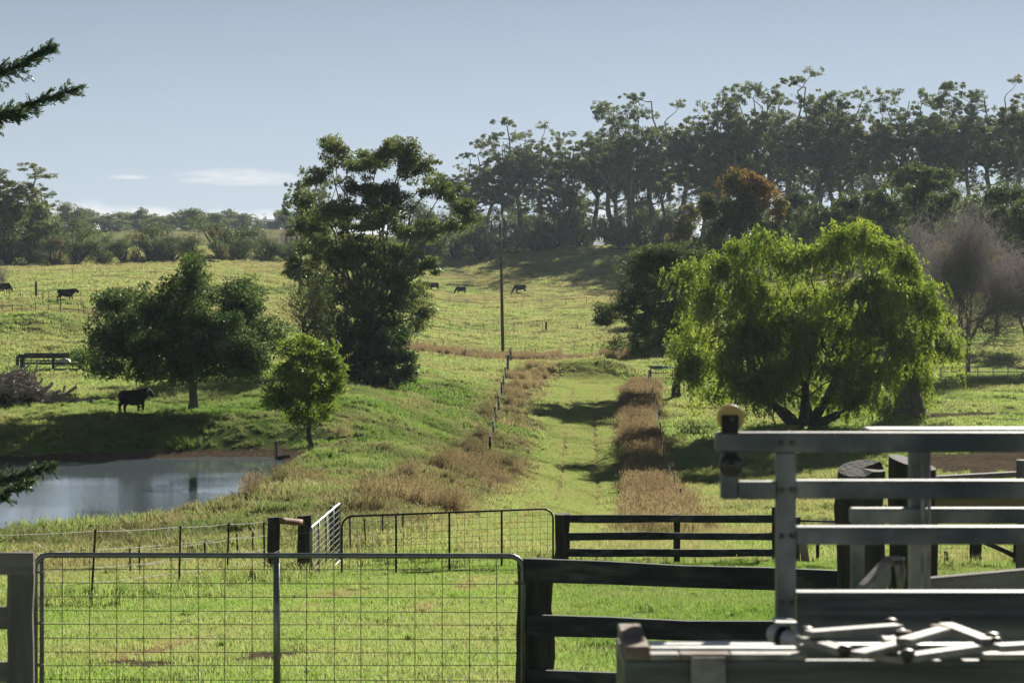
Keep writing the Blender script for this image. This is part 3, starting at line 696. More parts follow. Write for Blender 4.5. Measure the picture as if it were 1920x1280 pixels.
# ------------------------------------------------------------------ trees
LEAF = {
 'dark': leaf_mat('leaf_dark', (.026, .054, .030), (.070, .115, .046), (.05, .10, .025), (.16, .24, .05), .40, .05, .5),
 'euc': leaf_mat('leaf_eucalypt', (.032, .056, .034), (.085, .108, .052), (.09, .14, .03), (.28, .32, .08), .45, .06, .42, c=(.16, .085, .035), tc_=(.32, .15, .04)),
 'eucfar': leaf_mat('leaf_eucalypt_far', (.034, .060, .040), (.085, .110, .062), (.10, .15, .045), (.28, .31, .10), .5, .04, .45),
 'eucolive': leaf_mat('leaf_eucalypt_olive', (.050, .070, .036), (.12, .13, .062), (.13, .17, .04), (.32, .31, .09), .48, .04, .45),
 'willow': leaf_mat('leaf_willow', (.050, .090, .014), (.105, .145, .022), (.18, .29, .022), (.46, .53, .06), .54, .05, .42),
 'young': leaf_mat('leaf_young', (.050, .095, .016), (.11, .16, .028), (.16, .27, .025), (.34, .42, .055), .50, .05, .42),
 'wattle': leaf_mat('leaf_wattle', (.028, .052, .030), (.070, .098, .046), (.07, .11, .03), (.19, .24, .06), .42, .05, .45),
 'bush': leaf_mat('leaf_bush', (.026, .048, .018), (.075, .105, .034), (.07, .11, .025), (.20, .25, .05), .42, .05, .45),
 'orange': leaf_mat('leaf_rust', (.022, .040, .016), (.060, .080, .028), (.06, .10, .02), (.15, .19, .04), .42, .05, .45, c=(.19, .105, .03), tc_=(.42, .235, .05)),
 'twig': leaf_mat('twig_purple', (.20, .175, .175), (.33, .295, .29), (.17, .145, .145), (.27, .235, .225), .35, .03, .5),
 'twiggrey': leaf_mat('twig_grey', (.07, .058, .05), (.13, .11, .095), (.05, .03, .03), (.08, .05, .05), .1, .03, .5),
 'yellow': leaf_mat('leaf_straw', (.09, .085, .045), (.16, .14, .07), (.17, .15, .06), (.28, .23, .09), .45, .04, .45),
 'cypress': leaf_mat('leaf_cypress', (.035, .070, .045), (.085, .135, .080), (.06, .11, .045), (.14, .20, .08), .32, .06, .4),
}
def leaf_mesh(name, c, axis, side, L, W, mat, attrs):
    """diamond leaves: centre, long axis, side axis"""
    n = len(c); a = axis * (L * .5)[:, None]; b = side * (W * .5)[:, None]
    V = np.stack([c - a, c + b - a * .1, c + a, c - b - a * .1], 1).reshape(-1, 3)
    q = np.arange(n * 4).reshape(n, 4)
    return mesh_from(name, V, q, mat, False, {k_: np.repeat(v, 4) for k_, v in attrs.items()})
def unit(v): return v / (np.linalg.norm(v, axis=-1, keepdims=True) + 1e-9)
def curve_pts(a, b, r, k=5, sag=0.0, wob=.06):
    t = np.linspace(0, 1, k)[:, None]; L = np.linalg.norm(b - a)
    p = a + (b - a) * t; w = r.normal(0, wob * L, (k, 3)); w[0] = 0; w[-1] = 0
    p = p + w * (np.sin(np.pi * t)) ; p[:, 2] += (np.sin(np.pi * t[:, 0])) * sag * L
    return p
def build_crown(lobes, r, nleaf, L, W, hang, cl_r, mb, twig_r, outward=.5, flat=.75, strand=0.0, clusters_per=None, droop_len=1.2, shell=.55):
    """lobes: (centre, radii, fresh, share). returns leaf arrays; twigs go to mb"""
    vol = np.array([np.prod(l[1]) ** (2 / 3.) * l[3] for l in lobes]); cnt = np.maximum((vol / vol.sum() * nleaf).astype(int), 8)
    C, A, T, Fr = [], [], [], []
    for (cen, rad, fresh, share), k in zip(lobes, cnt):
        rad = np.asarray(rad); mean_r = np.prod(rad) ** (1 / 3.)
        nc = clusters_per or int(np.clip(6 + (mean_r / cl_r) ** 2 * 3.2, 6, 42))
        d = unit(r.normal(0, 1, (nc, 3))); d[:, 2] = d[:, 2] * .9 + .1
        cc = cen + d * rad * (r.uniform(0, 1, (nc, 1)) ** shell) * .92
        cr = cl_r * r.uniform(.55, 1.25, nc); ct = np.clip(r.normal(.45, .3, nc), 0, 1)
        for j in range(nc):
            if twig_r > 0 and j % 2 == 0: mb.tube(curve_pts(cen, cc[j], r, 3), [twig_r, twig_r * .6, twig_r * .25], 3, False)
        w = cr ** 2; ki = r.choice(nc, k, p=w / w.sum())
        off = r.normal(0, 1, (k, 3)); off = off / (np.linalg.norm(off, axis=1, keepdims=True)) * (r.uniform(0, 1, (k, 1)) ** .5)
        pos = cc[ki] + off * cr[ki][:, None] * np.array((1, 1, flat))
        if strand > 0:      # leaves strung on hanging shoots
            ns = 7; sh = r.integers(0, ns, k); key = ki * ns + sh
            anch = r.normal(0, .55, (nc * ns, 3)) * np.repeat(cr, ns)[:, None]; ln = r.uniform(.4, 1.0, nc * ns) * droop_len
            t = r.uniform(0, 1, k); out = unit(np.repeat(cc - cen, ns, 0) + 1e-6)
            p2 = cc[ki] + anch[key] + out[key] * (t * .45 * ln[key])[:, None]; p2[:, 2] -= (t ** 1.5) * ln[key]; p2 += r.normal(0, .06 * cl_r, (k, 3))
            sel = r.uniform(0, 1, k) < strand; pos = np.where(sel[:, None], p2, pos)
        ax = r.normal(0, 1, (k, 3)) + outward * unit(pos - cen) + np.array((0, 0, -hang))
        C.append(pos); A.append(unit(ax)); T.append(np.clip(ct[ki] + r.normal(0, .22, k), 0, 1)); Fr.append(np.full(k, fresh) * (r.uniform(0, 1, k) < abs(fresh)))
    C = np.concatenate(C); A = np.concatenate(A); n = len(C)
    S = unit(np.cross(A, unit(r.normal(0, 1, (n, 3)))))
    return C, A, S, L * r.uniform(.5, 1.5, n) ** 1.0, W * r.uniform(.55, 1.45, n), {'tint': np.concatenate(T), 'fresh': np.concatenate(Fr)}

def lobe_tree(name, label, base, lobes, nleaf, leaf=(.2, .09), mat='bush', bark='bark_dark', trunk_r=.2, fork=.3, hang=.3, cl_r=.6, seed=1, group=None, cat='tree', deep=.6, stems=1, twig=.02, strand=0, droop_len=1.2, flat=.75, outward=.5, trunk_to=None, shell=.55, lift=.12, depth_k=.9, limb_r=.4):
    """base (px, d); lobes in photo pixels: (px, py, rx, ry[, depth offset m[, fresh[, share]]])"""
    r = np.random.default_rng(seed); px, d = base; s = F / d
    root = on_ground(px, d); root[2] -= .06
    t = thing(name, root, label, cat, group)
    xs = np.array([l[0] for l in lobes], float); hw = (xs.max() - xs.min()) / 2 / s + .5
    L = []
    for l in lobes:
        edge = 1 - min(1, abs(l[0] - xs.mean()) / (hw * s + 1e-6)) ** 2
        off = l[4] if len(l) > 4 and l[4] is not None else r.uniform(-1, 1) * hw * deep * (.25 + .75 * edge)
        c = P(l[0], l[1], d); c[1] += off
        L.append((c, np.array((l[2] / s, l[2] / s * depth_k, l[3] / s)), l[5] if len(l) > 5 else 0.0, l[6] if len(l) > 6 else 1.0))
    cen = np.mean([c for c, *_ in L], 0); top = max(c[2] for c, *_ in L)
    mb = MB()
    H = top - root[2]
    forks = []
    for k_ in range(stems):
        if trunk_to is not None: tp = P(trunk_to[0], trunk_to[1], d)
        else: tp = root + (cen - root) * fork
        if stems > 1:
            a = 2 * np.pi * k_ / stems + .4; tp = tp + np.array((np.cos(a) * hw * .30, np.sin(a) * hw * .25, r.uniform(-.1, .1) * H))
        b0 = root + (np.array((np.cos(2 * np.pi * k_ / stems), np.sin(2 * np.pi * k_ / stems), 0)) * trunk_r * .8 if stems > 1 else 0)
        p = curve_pts(b0, tp, r, 6, 0, .03); rr = np.linspace(1.0, .72, 6) * trunk_r; rr[0] *= 1.45; rr[1] *= 1.1
        mb.tube(p, rr, 9, False); forks.append((tp, rr[-1]))
    for c, rad, *_ in L:
        fk, fr = min(forks, key=lambda f: np.linalg.norm(f[0] - c))
        mid = fk + (c - fk) * .55 + r.normal(0, .05 * H, 3); mid[2] += lift * np.linalg.norm(c - fk)
        dist = np.linalg.norm(c - fk); br = fr * limb_r * np.clip(.5 + .5 * np.mean(rad) / (H * .2), .5, 1.15)
        tt = np.linspace(0, 1, 7)[:, None]; p = (1 - tt) ** 2 * fk + 2 * tt * (1 - tt) * mid + tt ** 2 * c
        p[1:-1] += r.normal(0, .02 * dist, (5, 3))
        mb.tube(p, np.linspace(br, max(.18 * br, twig * 1.3), 7), 6, False)
    Cc, A, S, LL, WW, at = build_crown(L, r, nleaf, leaf[0], leaf[1], hang, cl_r, mb, twig, outward, flat, strand, None, droop_len, shell)
    mb.build('trunk', MAT[bark], t, True)
    child('crown', leaf_mesh('crown', Cc - root, A, S, LL, WW, LEAF[mat], at), t)
    return t

def twig_tree(name, label, base, top_py, half_px, seed, mat='twig', bark='bark_grey', trunk_r=.25, levels=4, ntwig=9000, tl=.6, tw=.022, group=None, leaves=None, spread=.75, cat='tree', up=.35, lobes=None):
    """leafless tree: limbs forking into a haze of fine twigs that fill lobes"""
    r = np.random.default_rng(seed); px, d = base; s = F / d; root = on_ground(px, d); root[2] -= .05
    t = thing(name, root, label, cat, group); H = P(px, top_py, d)[2] - root[2]; W = half_px / s
    mb = MB(); tips = []
    def grow(a, dirv, ln, rad, lev):
        b = a + dirv * ln; p = curve_pts(a, b, r, 4, 0, .05)
        mb.tube(p, np.linspace(rad, rad * .62, 4), 6 if lev < 2 else 4, False)
        if lev >= levels: tips.append((b, dirv)); return
        for _ in range(3 if lev else 5):
            nd = unit(dirv + r.normal(0, spread, 3) * np.array((1.15, 1.0, .7)) + np.array((0, 0, up)))
            grow(p[r.integers(2, 4)], nd, ln * r.uniform(.62, .88), rad * .56, lev + 1)
    grow(root, np.array((.03, 0, 1.)), H * .24, trunk_r, 0)
    tp = np.array([q[0] for q in tips]); td = np.array([q[1] for q in tips])
    ki = r.integers(0, len(tp), ntwig)
    ax = unit(td[ki] + r.normal(0, .65, (ntwig, 3)) + np.array((0, 0, .25)))
    c = tp[ki] + r.normal(0, .09 * H, (ntwig, 3)) * np.array((1, 1, .8))
    S = unit(np.cross(ax, unit(r.normal(0, 1, (ntwig, 3)))))
    # fit the grown tree to its real height and spread
    k3 = np.array((W / np.quantile(np.abs(c[:, 0] - root[0]), .95), W / np.quantile(np.abs(c[:, 1] - root[1]), .95), H / np.quantile(c[:, 2] - root[2], .99)))
    mb.v = [root + (v - root) * k3 for v in mb.v]; c = root + (c - root) * k3; tp = root + (tp - root) * k3
    mb.build('trunk', MAT[bark], t, True)
    child('crown', leaf_mesh('crown', c - root, ax, S, tl * r.uniform(.5, 1.4, ntwig), tw * r.uniform(.7, 1.3, ntwig), LEAF[mat], {'tint': r.uniform(0, 1, ntwig), 'fresh': np.zeros(ntwig)}), t)
    if leaves:
        nl, lm, lL, lW = leaves; ki = r.integers(0, len(tp), nl); c = tp[ki] + r.normal(0, .05 * H, (nl, 3)); ax = unit(r.normal(0, 1, (nl, 3))); S = unit(np.cross(ax, unit(r.normal(0, 1, (nl, 3)))))
        child('leaves', leaf_mesh('leaves', c - root, ax, S, lL * r.uniform(.6, 1.3, nl), lW * r.uniform(.6, 1.3, nl), LEAF[lm], {'tint': r.uniform(0, 1, nl), 'fresh': np.zeros(nl)}), t)
    return t

# --- the broad dark tree on the pond's far bank
lobe_tree('broadleaf_tree', 'broad dark green tree with short trunk on the far bank of the pond', (363, 111),
    [(365, 520, 42, 42), (330, 560, 75, 55), (420, 575, 80, 55), (240, 578, 65, 50), (220, 635, 65, 55), (190, 680, 48, 28), (300, 640, 110, 80), (400, 650, 110, 75), (470, 625, 58, 75), (488, 685, 45, 38), (425, 692, 75, 32), (270, 690, 70, 28), (362, 496, 20, 18), (455, 545, 32, 35), (205, 560, 30, 22), (165, 690, 22, 16), (340, 690, 90, 30), (520, 640, 22, 40), (150, 668, 18, 18), (300, 590, 60, 50, -2.5), (400, 620, 80, 60, -3), (250, 650, 70, 50, -2.5), (470, 660, 50, 50, -2)],
    78000, (.16, .085), 'dark', 'bark_grey', .27, .42, .25, .62, 3, trunk_to=(362, 712), twig=.018, limb_r=.45)
# --- young pale tree by the water
lobe_tree('young_tree', 'small yellow-green young tree on the embankment beside the pond', (585, 93),
    [(570, 668, 52, 36), (540, 692, 36, 38), (618, 682, 34, 42), (575, 722, 72, 45), (530, 748, 34, 32), (560, 780, 36, 28), (622, 730, 30, 36), (588, 645, 26, 16), (545, 650, 18, 14), (600, 775, 25, 22), (512, 735, 18, 18)],
    17000, (.15, .075), 'young', 'bark_dark', .115, .5, .35, .42, 5, trunk_to=(580, 735), twig=.012)
# --- big gum in the middle
lobe_tree('big_eucalypt', 'big spreading dark eucalypt with layered crown in the middle of the meadow', (690, 152),
    [(745, 282, 68, 30, None, .12), (700, 300, 50, 26), (790, 318, 48, 40), (630, 285, 36, 24, None, .15), (655, 312, 45, 22, None, .1), (612, 262, 20, 12), (600, 340, 34, 28), (572, 372, 26, 30), (560, 420, 22, 26), (830, 360, 52, 28), (870, 388, 36, 24), (885, 412, 22, 18), (700, 355, 60, 32), (620, 405, 46, 30), (700, 420, 80, 42), (640, 470, 80, 42), (585, 470, 36, 40), (785, 435, 62, 32), (850, 425, 40, 18), (680, 515, 66, 46), (748, 520, 46, 50), (612, 525, 42, 46), (770, 560, 46, 42), (795, 592, 30, 30), (700, 590, 60, 46), (600, 560, 40, 40), (760, 300, 40, 30, None, .15), (735, 470, 50, 30), (650, 560, 60, 50), (620, 600, 50, 40), (740, 620, 50, 40), (560, 500, 26, 36), (660, 400, 60, 36), (740, 380, 50, 30), (590, 430, 36, 30), (680, 480, 70, 40, -3.2), (740, 560, 50, 40, -3), (700, 620, 60, 36, -3), (790, 500, 36, 36, -1)],
    92000, (.25, .095), 'euc', 'bark_grey', .5, .30, .9, .62, 7, twig=.022, lift=.05, flat=.6, trunk_to=(690, 600), limb_r=.42)
lobe_tree('understorey_shrub', 'dark glossy shrub under the big eucalypt, beside the young tree', (715, 145),
    [(650, 640, 50, 36), (700, 625, 55, 42), (735, 650, 50, 36), (715, 675, 60, 24), (670, 670, 50, 24), (755, 672, 28, 18), (770, 690, 18, 10), (660, 700, 44, 22), (710, 708, 50, 22), (755, 704, 30, 18), (625, 680, 34, 28), (690, 725, 40, 14)],
    22000, (.24, .12), 'dark', 'bark_dark', .16, .35, .3, .6, 8, cat='shrub')
twig_tree('sparse_tree', 'thin half-bare tree with grey branches left of the big eucalypt', (566, 132), 490, 62, 11, 'twiggrey', 'bark_grey', .19, 4, 3200, .6, .016, leaves=(3800, 'bush', .16, .075), spread=.9, up=.25)
# --- dark wattle left of the willow
lobe_tree('wattle_tree', 'dark fine-leaved tree left of the willow at the end of the lane', (1268, 168),
    [(1220, 478, 50, 24), (1255, 480, 40, 24), (1200, 520, 52, 36), (1150, 582, 40, 24), (1135, 600, 26, 16), (1230, 570, 75, 46), (1275, 530, 46, 46), (1180, 560, 46, 34), (1245, 630, 60, 36), (1290, 610, 40, 60), (1150, 645, 40, 20, None, 0, .35), (1190, 640, 40, 26, None, 0, .5), (1320, 560, 40, 60), (1215, 655, 40, 20), (1240, 500, 60, 40), (1290, 480, 40, 30), (1200, 600, 60, 40, -2), (1260, 580, 60, 50, -2.5)],
    52000, (.22, .08), 'wattle', 'bark_dark', .30, .3, .3, .60, 13, twig=.02, trunk_to=(1270, 615))
# --- the willow
lobe_tree('willow_tree', 'large bright green weeping willow with many stems right of the lane', (1510, 142),
    [(1290, 522, 38, 34), (1345, 500, 36, 34), (1390, 478, 42, 34), (1440, 468, 46, 34), (1500, 490, 60, 36), (1560, 470, 44, 30), (1605, 452, 52, 32), (1660, 470, 48, 38), (1705, 505, 42, 42), (1318, 565, 56, 46), (1400, 560, 66, 50), (1500, 565, 84, 52), (1610, 550, 76, 56), (1690, 580, 52, 52), (1295, 640, 44, 46), (1380, 650, 70, 50), (1500, 655, 90, 54), (1610, 650, 66, 52), (1680, 650, 46, 50), (1300, 705, 32, 30), (1380, 725, 54, 34), (1590, 728, 60, 40), (1650, 765, 34, 20), (1450, 730, 50, 32), (1340, 745, 30, 24), (1530, 740, 46, 30), (1565, 440, 30, 20), (1400, 620, 60, 50, -4), (1500, 600, 70, 50, -4.5), (1600, 620, 60, 50, -4), (1450, 690, 50, 36, -4), (1560, 690, 50, 36, -4), (1350, 690, 40, 36, -3), (1640, 700, 44, 36, -3), (1300, 680, 40, 40), (1420, 720, 50, 30, -3), (1600, 745, 50, 26, -2), (1720, 555, 40, 40), (1700, 540, 44, 40), (1735, 590, 36, 36), (1500, 700, 60, 30, 3), (1560, 600, 60, 50, 2), (1440, 610, 60, 50, 2)],
    150000, (.27, .082), 'willow', 'bark_dark', .36, .34, 1.1, .82, 17, stems=6, twig=.02, strand=.52, droop_len=1.5, lift=.1, outward=.25, limb_r=.36)
lobe_tree('old_willow', 'old thick ivy-clad trunk with drooping branches at the right of the willow', (1705, 148),
    [(1752, 618, 40, 36), (1720, 660, 34, 46), (1780, 655, 26, 30), (1695, 690, 28, 40), (1725, 705, 22, 36), (1690, 740, 22, 30)],
    17000, (.25, .075), 'willow', 'bark_grey', 1.0, .5, 1.3, .75, 19, trunk_to=(1692, 672), twig=.02, strand=.6, droop_len=1.7, outward=.25, limb_r=.3)
# --- rust-tipped tree on the slope
lobe_tree('rusty_tree', 'dense round tree with rust-orange new leaves on top', (1400, 262),
    [(1400, 338, 42, 26, None, .9), (1435, 365, 30, 28, None, .9), (1370, 345, 26, 26, None, .7), (1458, 398, 18, 24, None, .6), (1328, 372, 14, 14, None, .4), (1400, 390, 62, 46, None, .1), (1360, 420, 46, 46), (1440, 430, 36, 40), (1400, 470, 70, 46), (1340, 470, 40, 40), (1325, 400, 20, 26, None, .15), (1450, 470, 32, 40)],
    44000, (.36, .17), 'orange', 'bark_dark', .4, .25, .2, .9, 23, deep=.5)
# --- leafless purple trees at the right
twig_tree('bare_tree', 'large leafless purple-grey tree behind the old willow trunk', (1815, 196), 404, 92, 29, 'twig', 'bark_grey', .33, 5, 30000, .8, .030, spread=.72)
twig_tree('bare_tree', 'leafless purple-grey tree at the right edge of the picture', (1925, 200), 478, 62, 30, 'twig', 'bark_grey', .28, 5, 22000, .8, .036, spread=.72)
twig_tree('bare_tree', 'small leafless purple tree peeping over the willow crown', (1728, 225), 408, 34, 31, 'twig', 'bark_grey', .22, 4, 5000, .8, .03, spread=.6)
# --- bushy trees on the right slope
BUSH = [  # px, d, lobes, label
 (1560, 300, [(1530, 412, 46, 30), (1580, 400, 46, 32), (1510, 440, 40, 24), (1560, 430, 50, 30)], 'dark bushy tree just right of the rusty tree'),
 (1630, 292, [(1600, 385, 40, 28), (1650, 375, 46, 30), (1690, 395, 40, 30), (1640, 410, 60, 30)], 'olive bushy tree above the middle of the willow'),
 (1740, 268, [(1740, 345, 36, 30), (1710, 375, 36, 34), (1765, 380, 40, 40), (1735, 410, 50, 34)], 'round-headed bushy tree above the right half of the willow'),
 (1705, 325, [(1720, 322, 44, 18), (1760, 330, 40, 18), (1690, 340, 36, 20), (1730, 350, 50, 24)], 'pale olive tree behind the round-headed bushy tree'),
 (1870, 262, [(1860, 372, 44, 26), (1895, 365, 40, 26), (1825, 392, 36, 24), (1870, 400, 60, 30), (1900, 430, 50, 40), (1850, 430, 50, 36)], 'bright bushy tree at the right edge above the leafless tree'),
 (1480, 330, [(1480, 410, 36, 40), (1500, 380, 30, 24), (1465, 450, 36, 36)], 'narrow dark tree tight against the right of the rusty tree'),
 (1960, 250, [(1930, 420, 50, 50), (1960, 380, 50, 40), (1940, 480, 60, 50)], 'dark bushy tree cut by the right picture edge'),
 (1290, 300, [(1285, 430, 26, 26), (1300, 400, 22, 20), (1270, 450, 26, 18)], 'small tan-leaved tree left of the rusty tree'),
]
for i, (px, d, lb, lab) in enumerate(BUSH):
    lobe_tree('bushy_tree', lab, (px, d), lb, 8500 if 'small' not in lab else 3500, (.42, .22), 'yellow' if 'tan' in lab else ('bush' if i % 2 else 'wattle'), 'bark_dark', .25, .3, .2, .8, 40 + i, group='bushy trees on the right slope', twig=.03)

# --- generic ridge eucalypts: a few shapes, copied
def euc_shape(seed, H, lm, nleaf=6500, lean=0.1):
    r = np.random.default_rng(seed); mb = MB(); lob = []
    tr = H * .0125 * r.uniform(.85, 1.3)
    top = np.array((r.normal(0, lean) * H * .25, r.normal(0, lean) * H * .25, H * r.uniform(.30, .42)))
    mb.tube(curve_pts(np.zeros(3), top, r, 6, 0, .03), np.linspace(1.35, .8, 6) * tr, 8, False)
    nl = r.integers(4, 7)
    for k_ in range(nl):
        a = 2 * np.pi * (k_ + r.uniform(-.3, .3)) / nl; rad = H * r.uniform(.06, .22)
        e = np.array((np.cos(a) * rad + top[0], np.sin(a) * rad + top[1], H * r.uniform(.52, .92) * (1 - .25 * (rad / H / .22) ** 2 * r.uniform(0, 1))))
        p = curve_pts(top, e, r, 7, -.06, .06); mb.tube(p, np.linspace(.62, .2, 7) * tr, 6, False)
        for j in range(r.integers(6, 10)):
            q = p[r.integers(2, 7)]; a2 = r.uniform(0, 2 * np.pi); rr = H * r.uniform(.03, .13)
            f = q + np.array((np.cos(a2) * rr, np.sin(a2) * rr, H * r.uniform(-.05, .11))); f[2] = min(f[2], H * .95)
            mb.tube(curve_pts(q, f, r, 4, -.05, .08), np.linspace(.24, .06, 4) * tr, 4, False)
            sz = H * r.uniform(.045, .10); lob.append((f, np.array((sz * 1.15, sz * 1.15, sz * r.uniform(.55, 1.0))), 0.0, r.uniform(.5, 1.2)))
    for j in range(r.integers(2, 6)):       # lower, thinner foliage
        a2 = r.uniform(0, 2 * np.pi); q = top * r.uniform(.6, 1.0); f = q + np.array((np.cos(a2), np.sin(a2), .3)) * H * r.uniform(.08, .17)
        mb.tube(curve_pts(q, f, r, 4, 0, .07), np.linspace(.25, .07, 4) * tr, 4, False); sz = H * r.uniform(.04, .075)
        lob.append((f, np.array((sz, sz, sz * .8)), 0.0, .6))
    Cc, A, S, LL, WW, at = build_crown(lob, r, nleaf, .42, .18, .6, H * .019, mb, .025, .4, .8, 0, 10)
    tm = mb.mesh('eucalypt_trunk', MAT['bark_pale' if r.uniform() < .5 else 'bark_grey'], True)
    cm = leaf_mesh('eucalypt_crown', Cc, A, S, LL, WW, LEAF[lm], at)
    return tm, cm, float(np.quantile(Cc[:, 2], .995))
EUC = [euc_shape(100 + i, 30, ('eucfar', 'eucfar', 'eucolive')[i % 3], (13500, 16000, 18500)[i % 3]) for i in range(12)]
def ordinal(n):
    return '%d%s' % (n, 'th' if 10 <= n % 100 <= 20 else {1: 'st', 2: 'nd', 3: 'rd'}.get(n % 10, 'th'))
def place_euc(k_, px, d, top_py, label, group, wide=1.0, rz=None):
    tm, cm, H = EUC[k_ % len(EUC)]; g = on_ground(px, d); g[2] -= .2
    sc = (P(px, top_py, d)[2] - g[2]) / H
    t = thing('eucalypt', g, label, 'tree', group, rz=(k_ * 2.4 if rz is None else rz))
    t.scale = (sc * wide, sc * wide, sc)
    child('trunk', tm, t); child('crown', cm, t); return t
RIDGE = [(858, 452, 290), (905, 462, 268), (948, 468, 246), (985, 462, 222), (1022, 474, 236), (1062, 466, 250), (1105, 478, 222), (1140, 470, 204), (1185, 466, 190), (1232, 470, 180), (1275, 460, 196), (1318, 452, 186), (1356, 446, 174), (1398, 440, 166), (1440, 444, 160), (1478, 432, 152), (1520, 446, 136), (1562, 436, 168), (1606, 428, 186), (1650, 424, 186), (1694, 432, 172), (1734, 420, 158), (1778, 424, 164), (1820, 410, 170), (1866, 416, 172), (1908, 404, 150), (1958, 410, 160), (2015, 400, 170), (2080, 405, 160)]
for i, (px, d, tp) in enumerate(RIDGE):
    place_euc(i * 4 + 1, px, d + (42 if px < 1170 else 26), tp, 'tall eucalypt in the ridge row, %s from its left end' % ordinal(i + 1), 'eucalypts along the ridge', 1.16 + .16 * math.sin(i * 2.1))
BACK = [(870, 528, 345), (975, 530, 335), (1080, 530, 322), (1195, 528, 298), (1345, 505, 282), (1500, 494, 262), (1630, 484, 272), (1775, 470, 262), (880, 500, 330), (1040, 505, 300), (1160, 500, 262), (1255, 505, 250), (1330, 488, 245), (1380, 480, 230), (1460, 476, 225), (1540, 470, 232), (1585, 465, 250), (1670, 455, 240), (1750, 450, 225), (1800, 452, 232), (1880, 440, 222), (1940, 440, 215)]
for i, (px, d, tp) in enumerate(sorted(BACK)):
    place_euc(i * 5 + 3, px, d, tp, 'shorter eucalypt behind the ridge row, %s from the left' % ordinal(i + 1), 'eucalypts behind the ridge row', 1.25)
# --- ridge understorey, hedges, far trees: rounded shapes copied
def bush_shape(seed, lm, n=3600, w=1.0, h=.8, leafsz=(.28, .14), k_=16, trunk=.02):
    """crown about 1 wide and h high, standing on the ground"""
    r = np.random.default_rng(seed); mb = MB(); lob = []
    for j in range(k_):
        a = r.uniform(0, 2 * np.pi); rad = w * .5 * r.uniform(.1, .75); z = h * r.uniform(.10, .85) * (1 - .35 * (rad / (w * .5)))
        sz = r.uniform(.14, .24) * w; c = np.array((np.cos(a) * rad, np.sin(a) * rad, z)); lob.append((c, np.array((sz, sz, sz * .75)), 0., 1.))
        mb.tube(curve_pts(np.array((0, 0, -.02)), c, r, 4, .05, .05), np.linspace(trunk, trunk * .25, 4), 5, False)
    return lob, mb, r, lm, n, leafsz
def bush_build(spec, size):
    lob, mb, r, lm, n, leafsz = spec
    lob = [(c * size, rad * size, f, sh) for c, rad, f, sh in lob]; mb.v = [v * size for v in mb.v]
    Cc, A, S, LL, WW, at = build_crown(lob, r, n, leafsz[0], leafsz[1], .3, .085 * size, mb, 0, .5, .75)
    return mb.mesh('bush_trunk', MAT['bark_dark'], True), leaf_mesh('bush_crown', Cc, A, S, LL, WW, LEAF[lm], at), float(np.quantile(Cc[:, 2], .99)), float(np.quantile(np.abs(Cc[:, 0]), .97))
FARB = {'dark': [bush_build(bush_shape(200 + i, 'wattle', 6500, 1, .75), 11) for i in range(3)],
        'green': [bush_build(bush_shape(210 + i, 'bush', 6500, 1, .8), 11) for i in range(3)],
        'grey': [bush_build(bush_shape(220 + i, 'eucfar', 5500, 1, .85, (.5, .25)), 11) for i in range(3)],
        'straw': [bush_build(bush_shape(230, 'yellow', 3000, .8, 1.1, (.34, .2), 8), 11)],
        'bare': [bush_build(bush_shape(240, 'twig', 4200, 1, .8, (.9, .03)), 11)]}
def place_bush(kind, i, px, d, half_px, top_py, label, group, cat='tree', name='far_tree', base_py=None):
    tm, cm, bh, bw = FARB[kind][i % len(FARB[kind])]; g = on_ground(px, d); g[2] -= .15
    hh = P(px, top_py, d)[2] - g[2]; t = thing(name, g, label, cat, group, rz=i * 1.7)
    wsc = half_px * d / F / bw; t.scale = (wsc, wsc, hh / bh); child('trunk', tm, t); child('crown', cm, t); return t
US = [(800, 446, 42, 420), (850, 452, 40, 425), (895, 458, 36, 420), (940, 475, 40, 432), (1000, 482, 40, 436), (1040, 486, 30, 430), (1085, 484, 34, 426), (1165, 476, 30, 420), (1205, 472, 36, 405), (1250, 462, 40, 400), (1290, 450, 40, 395), (1340, 400, 44, 410), (1240, 440, 26, 430), (1420, 400, 50, 380), (1500, 390, 50, 375), (1580, 380, 50, 372), (1660, 378, 50, 366), (1740, 372, 56, 350), (1820, 360, 56, 350), (1900, 350, 56, 345)]
US += [(770 + 42 * k2, 512 + (k2 % 3) * 6, 46, 376 + (k2 * 29 % 31)) for k2 in range(13)]
for i, (px, d, hw_, tp) in enumerate(sorted(US)):
    place_bush(('dark', 'grey', 'dark', 'green')[i % 4], i, px, d, hw_, tp, 'low shrub under the ridge eucalypts, %s from the left' % ordinal(i + 1), 'shrubs under the ridge eucalypts', 'shrub', 'ridge_shrub')
# --- far left: eucalypts, hedge and trees beyond the field
for i, (px, d, tp, w_, lab) in enumerate([(18, 402, 312, 1.75, 'tall pale eucalypt at the left picture edge beyond the field'), (62, 420, 362, 1.7, 'second tall eucalypt from the left edge beyond the field'), (92, 440, 385, 1.6, 'third eucalypt from the left edge, shorter, beyond the field'), (-40, 395, 320, 1.3, 'eucalypt cut off by the left edge beyond the field'), (560, 300, 318, .8, 'ragged grey eucalypt behind the left side of the big eucalypt'), (598, 320, 330, .8, 'second ragged eucalypt behind the big eucalypt')]):
    place_euc(i * 2 + 2, px, d, tp, lab, 'eucalypts beyond the left field', w_)
for i, px in enumerate(range(-30, 560, 44)):
    place_bush('dark', i, px, 398 + (i % 3) * 3, 36, 450 - (i * 37 % 13), 'dark rounded length of the hedge beyond the field, %s from the left' % ordinal(i + 1), 'hedge beyond the field', 'hedge', 'hedge')
